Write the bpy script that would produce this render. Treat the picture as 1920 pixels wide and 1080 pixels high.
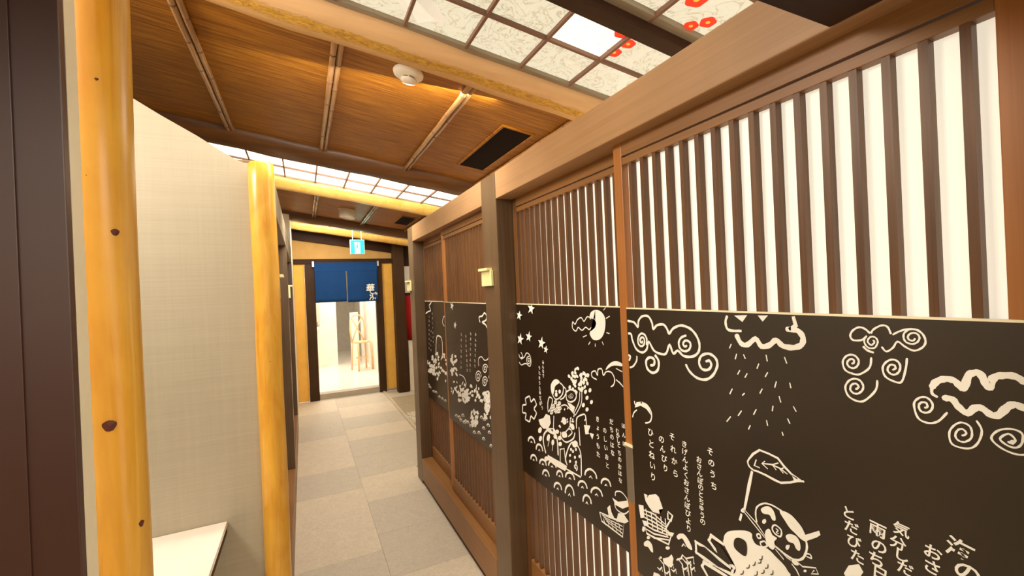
import bpy, bmesh, math, random
from mathutils import Vector, Matrix
random.seed(7)
for o in list(bpy.data.objects): bpy.data.objects.remove(o)
S = bpy.context.scene
COL = S.collection
# ------------------------------------------------------------------ camera, world, lights, exposure
def setup_camera():
    cd = bpy.data.cameras.new('camera'); cd.sensor_width = 36; cd.lens = 820/1920*36; cd.clip_start = .02
    co = bpy.data.objects.new('camera', cd); COL.objects.link(co)
    yaw, pitch, roll = 0.4466953, 0.000521, -0.0436900
    f = Vector((math.sin(yaw)*math.cos(pitch), math.cos(yaw)*math.cos(pitch), math.sin(pitch)))
    r = Vector((math.cos(yaw), -math.sin(yaw), 0)); u = r.cross(f)
    r2 = math.cos(roll)*r + math.sin(roll)*u; u2 = -math.sin(roll)*r + math.cos(roll)*u
    m = Matrix((r2, u2, -f)).transposed().to_4x4(); m.translation = (0, 0, 1.5)
    co.matrix_world = m; S.camera = co
setup_camera()
S.view_settings.view_transform = 'Standard'; S.view_settings.look = 'None'
S.view_settings.exposure = 0.38; S.view_settings.gamma = 1; S.view_settings.use_curve_mapping = False
W = bpy.data.worlds.new('world'); S.world = W; W.use_nodes = True
W.node_tree.nodes['Background'].inputs[0].default_value = (1, .91, .77, 1)
W.node_tree.nodes['Background'].inputs[1].default_value = 1.1
def area(loc, aim, sx, sy, power, col=(1, .90, .75)):
    l = bpy.data.lights.new('area_lamp', 'AREA'); l.shape = 'RECTANGLE'; l.size = sx; l.size_y = sy
    l.energy = power; l.color = col
    o = bpy.data.objects.new('area_lamp', l); COL.objects.link(o); o.location = loc
    o.rotation_euler = (Vector(aim)-Vector(loc)).to_track_quat('-Z', 'Y').to_euler()
S.cycles.max_bounces = 12; S.cycles.diffuse_bounces = 8
area((0.25, -0.75, 2.2), (0.35, 2.0, 0.9), 1.2, .5, 9)            # added fill light behind the camera
area((0.32, 1.80, 2.36), (0.32, 3.6, 0.0), 1.0, .12, 18)          # added fill lamps hidden behind the logs, facing down the corridor
area((0.32, 3.33, 2.36), (0.32, 5.2, 0.0), 1.0, .12, 18)
area((0.32, 5.9, 2.36), (0.55, 6.9, 0.7), 1.0, .12, 14)
area((-1.15, 1.2, 2.35), (.8, 1.0, 1.0), .6, .4, 24)              # booth on the left
area((1.55, 0.9, 2.2), (1.5, .95, 1.0), .5, 1.2, 12)               # booths on the right
area((1.55, 2.7, 2.2), (1.5, 2.7, 1.0), .5, 1.2, 6)
area((0.6, 8.6, 2.45), (0.6, 8.7, 0), 1.6, 2.4, 62, (1, .93, .82)) # bright room past the curtain
area((1.9, 5.2, 2.25), (1.9, 5.4, 0), .5, 1.4, 12)
# ------------------------------------------------------------------ helpers
def tag(o, label=None, cat=None, group=None, kind=None):
    if label: o['label'] = label
    if cat: o['category'] = cat
    if group: o['group'] = group
    if kind: o['kind'] = kind
    return o
def empty(name, loc, label=None, cat=None, group=None, kind=None):
    o = bpy.data.objects.new(name, None); COL.objects.link(o); o.location = loc; o.empty_display_size = .1
    return tag(o, label, cat, group, kind)
def obj(name, bm, m, parent=None, bevel=0, smooth=False):
    """geometry is given in world coordinates; the object keeps its origin at its parent's"""
    bmesh.ops.recalc_face_normals(bm, faces=bm.faces)
    me = bpy.data.meshes.new(name); bm.to_mesh(me); bm.free()
    me.materials.append(m)
    o = bpy.data.objects.new(name, me); COL.objects.link(o)
    if smooth:
        for p in me.polygons: p.use_smooth = True
    if parent:
        o.parent = parent
        w = Vector((0, 0, 0)); q = parent
        while q: w += q.location; q = q.parent
        o.data.transform(Matrix.Translation(-w))
    if bevel:
        b = o.modifiers.new('bevel', 'BEVEL'); b.width = bevel; b.segments = 2; b.limit_method = 'ANGLE'
    return o
def box(x0, x1, y0, y1, z0, z1, bm=None, sl=0.0):
    """axis box; sl = slope of z along x (for things that follow the ceiling)"""
    bm = bm or bmesh.new()
    v = [bm.verts.new((x, y, z+sl*x)) for x in (x0, x1) for y in (y0, y1) for z in (z0, z1)]
    for f in ((0,1,3,2),(4,6,7,5),(0,4,5,1),(2,3,7,6),(0,2,6,4),(1,5,7,3)): bm.faces.new([v[i] for i in f])
    return bm
def tube(path, rad, n=12, bm=None, caps=True, squash=None):
    """swept round section through the points; rad a number or one per point"""
    bm = bm or bmesh.new(); path = [Vector(p) for p in path]; rings = []
    for i, p in enumerate(path):
        d = (path[min(i+1, len(path)-1)]-path[max(i-1, 0)]).normalized()
        a = Vector((0, 0, 1)) if abs(d.z) < .9 else Vector((1, 0, 0))
        u = d.cross(a).normalized(); w = u.cross(d).normalized()
        r = rad[i] if isinstance(rad, (list, tuple)) else rad
        rr = [r]*n
        rings.append([bm.verts.new(p+u*math.cos(6.28318*k/n)*r+w*math.sin(6.28318*k/n)*r) for k in range(n)])
    for a, b in zip(rings, rings[1:]):
        for k in range(n): bm.faces.new((a[k], a[(k+1) % n], b[(k+1) % n], b[k]))
    if caps: bm.faces.new(rings[0][::-1]); bm.faces.new(rings[-1])
    return bm
def lathe(c, prof, n=28, bm=None, axis='z', tilt=0):
    bm = bm or bmesh.new(); rings = []
    for r, z in prof:
        ring = []
        for k in range(n):
            a = 6.28318*k/n; x, y = r*math.cos(a), r*math.sin(a)
            if axis == 'z': q = Vector((x, y, z+tilt*x))
            else: q = Vector((x, z, y))
            ring.append(bm.verts.new(Vector(c)+q))
        rings.append(ring)
    for a, b in zip(rings, rings[1:]):
        for k in range(n): bm.faces.new((a[k], a[(k+1) % n], b[(k+1) % n], b[k]))
    bm.faces.new(rings[0][::-1]); bm.faces.new(rings[-1]); return bm
# ------------------------------------------------------------------ materials
class N:
    def __init__(s, name):
        s.m = bpy.data.materials.new(name); s.m.use_nodes = True; s.t = s.m.node_tree; s.t.nodes.clear()
        s.out = s.add('ShaderNodeOutputMaterial'); s.b = s.add('ShaderNodeBsdfPrincipled'); s.l(s.b.outputs[0], s.out.inputs[0])
        g = s.add('ShaderNodeNewGeometry'); s.pos = g.outputs['Position']
    def add(s, t, **k):
        n = s.t.nodes.new(t)
        for a, b in k.items():
            if a.startswith('_'): n.inputs[int(a[1:])].default_value = b
            else: setattr(n, a, b)
        return n
    def l(s, a, b): s.t.links.new(a, b)
    def noise(s, scale3, scale=1, detail=4, rough=.55, dist=0):
        mp = s.add('ShaderNodeMapping'); mp.inputs['Scale'].default_value = scale3; s.l(s.pos, mp.inputs['Vector'])
        n = s.add('ShaderNodeTexNoise'); n.inputs['Scale'].default_value = scale; n.inputs['Detail'].default_value = detail
        n.inputs['Roughness'].default_value = rough; n.inputs['Distortion'].default_value = dist
        s.l(mp.outputs[0], n.inputs['Vector']); return n.outputs['Fac']
    def ramp(s, fac, stops):
        r = s.add('ShaderNodeValToRGB'); e = r.color_ramp.elements
        while len(e) < len(stops): e.new(.5)
        for q, (p, c) in zip(e, stops): q.position = p; q.color = (*c, 1)
        s.l(fac, r.inputs[0]); return r.outputs[0]
    def mix(s, f, a, b, mode='MIX'):
        n = s.add('ShaderNodeMix', data_type='RGBA', blend_type=mode)
        for i, v in ((0, f), (6, a), (7, b)):
            if isinstance(v, (int, float)): n.inputs[i].default_value = v
            elif isinstance(v, tuple): n.inputs[i].default_value = (*v, 1)
            else: s.l(v, n.inputs[i])
        return n.outputs[2]
    def bump(s, h, st=.2, d=.01):
        b = s.add('ShaderNodeBump'); b.inputs['Strength'].default_value = st; b.inputs['Distance'].default_value = d
        s.l(h, b.inputs['Height']); s.l(b.outputs[0], s.b.inputs['Normal'])
    def base(s, c):
        if isinstance(c, tuple): s.b.inputs['Base Color'].default_value = (*c, 1)
        else: s.l(c, s.b.inputs['Base Color'])
    def rough(s, r, spec=.5, coat=0):
        s.b.inputs['Roughness'].default_value = r; s.b.inputs['Specular IOR Level'].default_value = spec
        s.b.inputs['Coat Weight'].default_value = coat; s.b.inputs['Coat Roughness'].default_value = .25
def wood(name, dark, light, axis, rough=.4, coat=0, freq=60, bump=.15, along=1.6, spec=.4):
    n = N(name); sc = [freq, freq, freq]; sc['xyz'.index(axis)] = along
    f = n.noise(tuple(sc), 1, 5, .6, .4)
    g = n.noise((3, 3, 3), 1, 2)
    c = n.ramp(f, [(.3, dark), (.7, light)])
    c = n.mix(.35, c, n.ramp(g, [(.3, tuple(.75*v for v in dark)), (.7, light)]))
    n.base(c); n.rough(rough, spec, coat); n.bump(f, bump, .002); return n.m
def plain(name, col, rough=.5, spec=.5, metal=0):
    n = N(name); f = n.noise((9, 9, 9), 1, 3)
    n.base(n.ramp(f, [(.3, tuple(.93*v for v in col)), (.7, tuple(min(1, 1.04*v) for v in col))]))
    n.rough(rough, spec); n.b.inputs['Metallic'].default_value = metal; return n.m
def glow(name, col, st):
    n = N(name); n.base(tuple(.8*v for v in col)); n.b.inputs['Emission Color'].default_value = (*col, 1)
    n.b.inputs['Emission Strength'].default_value = st; n.rough(.6); return n.m
M = {}
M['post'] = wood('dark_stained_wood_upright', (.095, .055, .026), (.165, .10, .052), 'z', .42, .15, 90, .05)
M['beam'] = wood('dark_stained_wood_beam_sheen', (.36, .20, .092), (.47, .27, .13), 'y', .42, .15, 90, .05)  # dark stain lightened to carry the grazing skylight sheen on the beams
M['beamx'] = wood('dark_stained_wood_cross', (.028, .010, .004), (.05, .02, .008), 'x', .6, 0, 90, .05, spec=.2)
M['slat'] = wood('brown_slat_wood', (.085, .032, .009), (.19, .082, .026), 'z', .45, .05, 120, .05)
M['rail'] = wood('brown_rail_wood', (.22, .098, .030), (.33, .155, .052), 'y', .45, .05, 110, .05)
M['stile'] = wood('orange_stile_wood', (.36, .13, .03), (.48, .19, .048), 'z', .4, .1, 120, .04)
M['deep'] = wood('deep_brown_wood', (.035, .015, .005), (.065, .030, .010), 'z', .55, 0, 90, .05, spec=.2)
M['black'] = plain('black_laminate', (.016, .008, .003), .34, .5); M['black'].node_tree.nodes['Principled BSDF'].inputs['IOR'].default_value = 1.72
M['paint'] = plain('white_paint', (.96, .94, .88), .5)
M['edge'] = plain('cream_edge', (.96, .86, .62), .5)
M['lam'] = plain('dark_brown_laminate', (.06, .019, .009), .42, .7); M['lam'].node_tree.nodes['Principled BSDF'].inputs['IOR'].default_value = 1.55
M['white'] = plain('white_plastic', (.85, .78, .66), .4)
M['tabletop'] = plain('white_table_laminate', (.84, .77, .7), .35)
M['slot'] = plain('dark_slot', (.01, .004, .003), .8, .1)
M['cloth'] = plain('blue_cloth', (.012, .055, .19), .85, .1)
M['ochre'] = plain('ochre_plaster', (.90, .50, .10), .85, .2)
M['tan'] = plain('tan_plaster', (.62, .38, .13), .85, .2)
M['cream'] = plain('cream_plaster', (.8, .7, .52), .85, .2)
M['roomwhite'] = plain('white_room_plaster', (.85, .82, .75), .8, .2)
M['roomgrey'] = plain('grey_room_plaster', (.62, .57, .5), .8, .2)
M['roomfloor'] = plain('white_room_floor', (.85, .8, .72), .3)
M['step'] = plain('grey_step', (.42, .36, .28), .6)
M['red'] = plain('dark_red_cloth', (.28, .01, .01), .8, .1)
M['metal'] = plain('brushed_metal', (.62, .58, .5), .3, .5, .9)
M['lightwood'] = wood('pale_chair_wood', (.76, .52, .28), (.84, .60, .34), 'z', .4, 0, 60, .03)
M['bluegrey'] = plain('blue_grey_print', (.42, .48, .6), .6)
M['tagy'] = plain('yellow_card', (.88, .82, .42), .5)
M['kerb'] = plain('stone_kerb', (.55, .46, .34), .7)
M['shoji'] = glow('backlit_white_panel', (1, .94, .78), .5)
M['green'] = glow('exit_green', (.0, .62, .5), 1.25)
M['exitw'] = glow('exit_white', (.9, 1, .97), 1.2)
M['bloom'] = glow('backlit_red_paint', (.95, .03, .01), .75)
M['bloomc'] = glow('backlit_orange_paint', (1, .35, .03), .8)
M['branch'] = glow('backlit_grey_paint', (.62, .56, .45), .75)
def m_log(name, dark, light, axis, knots=()):
    n = N(name); sc = [26, 26, 26]; sc['xyz'.index(axis)] = 1.3
    f = n.noise(tuple(sc), 1, 4, .55, 1.6); g = n.noise((9, 9, 4), 1, 3, .5, 1.5)
    c = n.ramp(f, [(.30, dark), (.44, light), (.56, tuple(v*.86 for v in light)), (.75, (min(1, light[0]*1.12), light[1]*1.25, light[2]*2.2))])
    c = n.mix(.4, c, n.ramp(g, [(.35, dark), (.65, (light[0], light[1]*1.15, light[2]*1.6))]))
    n.base(c); n.rough(.32, .5, .35); n.bump(f, .1, .003); return n.m
M['log'] = m_log('polished_yellow_log', (.56, .225, .009), (.80, .41, .04), 'z')
M['logx'] = m_log('yellow_ceiling_log', (.66, .33, .05), (.82, .50, .12), 'x')
M['dlog'] = wood('dark_log_with_shadow', (.07, .023, .004), (.16, .062, .012), 'x', .5, .1, 30, .2)  # brown log colour, darkened further for the near-black shadow along it
M['knot'] = plain('dark_knot', (.09, .012, .006), .6)
def m_bark():
    n = N('peeled_log_with_rough_bark')
    f = n.noise((16, 70, 70), 1, 6, .7, .5); h = n.noise((40, 90, 90), 1, 5, .7, .8)
    # rough strip runs along the log: band across y
    sep = n.add('ShaderNodeSeparateXYZ'); n.l(n.pos, sep.inputs[0])
    ad = n.add('ShaderNodeMath', operation='MULTIPLY_ADD', _1=.035, _2=-.0175); n.l(f, ad.inputs[0])
    su = n.add('ShaderNodeMath', operation='ADD'); n.l(sep.outputs[1], su.inputs[0]); n.l(ad.outputs[0], su.inputs[1])
    mr = n.add('ShaderNodeMapRange'); n.l(su.outputs[0], mr.inputs[0])
    mr.inputs[1].default_value = 1.52; mr.inputs[2].default_value = 1.72
    r = n.ramp(mr.outputs[0], [(0, (0, 0, 0)), (.27, (0, 0, 0)), (.31, (1, 1, 1)), (.46, (1, 1, 1)), (.54, (.25, .25, .25)), (1, (.4, .4, .4))])
    barkc = n.ramp(h, [(.3, (.33, .15, .02)), (.5, (.62, .33, .04)), (.7, (.8, .48, .08))])
    smooth = n.ramp(n.noise((2, 30, 30), 1, 4), [(.3, (.62, .37, .17)), (.7, (.74, .46, .23))])
    n.base(n.mix(r, smooth, barkc)); n.rough(.6); 
    mm = n.add('ShaderNodeMath', operation='MULTIPLY'); n.l(h, mm.inputs[0]); n.l(r, mm.inputs[1]); n.bump(mm.outputs[0], .6, .01)
    return n.m
M['bark'] = m_bark()
def m_ceil():
    n = N('woven_bark_ceiling')
    f = n.noise((5, 110, 5), 1, 6, .65, .3); g = n.noise((2.2, 2.2, 2.2), 1, 2)
    c = n.ramp(f, [(.38, (.16, .048, .002)), (.5, (.33, .120, .006)), (.63, (.52, .225, .02))])
    c = n.mix(.35, c, n.ramp(g, [(.35, (.20, .058, .003)), (.65, (.37, .145, .008))]))
    n.base(c); n.rough(.5, .4); n.bump(f, .35, .003); return n.m
M['ceil'] = m_ceil()
def m_bamboo():
    n = N('smoked_bamboo'); f = n.noise((60, 2, 60), 1, 4)
    n.base(n.ramp(f, [(.3, (.26, .12, .04)), (.7, (.46, .25, .10))])); n.rough(.25, .5, .5); return n.m
M['bamboo'] = m_bamboo(); M['node'] = plain('bamboo_node', (.12, .05, .02), .5)
def m_linen():
    n = N('beige_linen_laminate')
    a = n.noise((3, 3, 160), 1, 3, .6); b = n.noise((90, 90, 3), 1, 3, .6)
    c = n.ramp(a, [(.3, (.40, .355, .27)), (.7, (.46, .415, .325))]); c = n.mix(.4, c, n.ramp(b, [(.3, (.40, .355, .27)), (.7, (.46, .415, .325))]))
    n.base(c); n.rough(.5, .3); n.bump(a, .1, .001); return n.m
M['linen'] = m_linen()
def m_tile(i, c):
    n = N('stone_tile_%d' % i); f = n.noise((16, 16, 16), 1, 8, .7, 1.2); g = n.noise((60, 60, 60), 1, 5, .7, .5)
    k = n.ramp(f, [(.3, tuple(.86*v for v in c)), (.7, tuple(1.1*v for v in c))])
    k = n.mix(.35, k, n.ramp(g, [(.35, tuple(.78*v for v in c)), (.65, tuple(1.18*v for v in c))]))
    n.base(k); n.rough(.5, .4); n.bump(g, .08, .002); return n.m
M['tiles'] = [m_tile(0, (.66, .57, .45)), m_tile(1, (.58, .505, .405)), m_tile(2, (.56, .495, .405)), m_tile(3, (.535, .475, .395))]
M['mat'] = m_tile(4, (.40, .33, .22)); M['pebble'] = m_tile(5, (.72, .66, .54))
def m_paper(st, name):
    n = N(name)
    a = n.noise((11, 11, 11), 1, 3, .5, 2.6); r1 = n.ramp(a, [(.455, (0, 0, 0)), (.49, (1, 1, 1)), (.525, (0, 0, 0))])
    b = n.noise((30, 30, 30), 1, 2, .5, 3.5); r2 = n.ramp(b, [(.46, (0, 0, 0)), (.50, (1, 1, 1)), (.54, (0, 0, 0))])
    c = n.mix(r1, (1, .89, .62), (.56, .40, .22)); n2 = n.mix(.35, c, n.mix(r2, (1, .91, .68), (.80, .62, .38)))
    n.l(n2, n.b.inputs['Emission Color']); n.b.inputs['Emission Strength'].default_value = st
    n.base((.12, .1, .07)); n.rough(.6); return n.m
M['paper'] = m_paper(.64, 'backlit_washi_paper'); M['paperhot'] = m_paper(1.5, 'backlit_washi_paper_over_tube')
M['paper2'] = m_paper(2.6, 'backlit_washi_paper_far')

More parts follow.
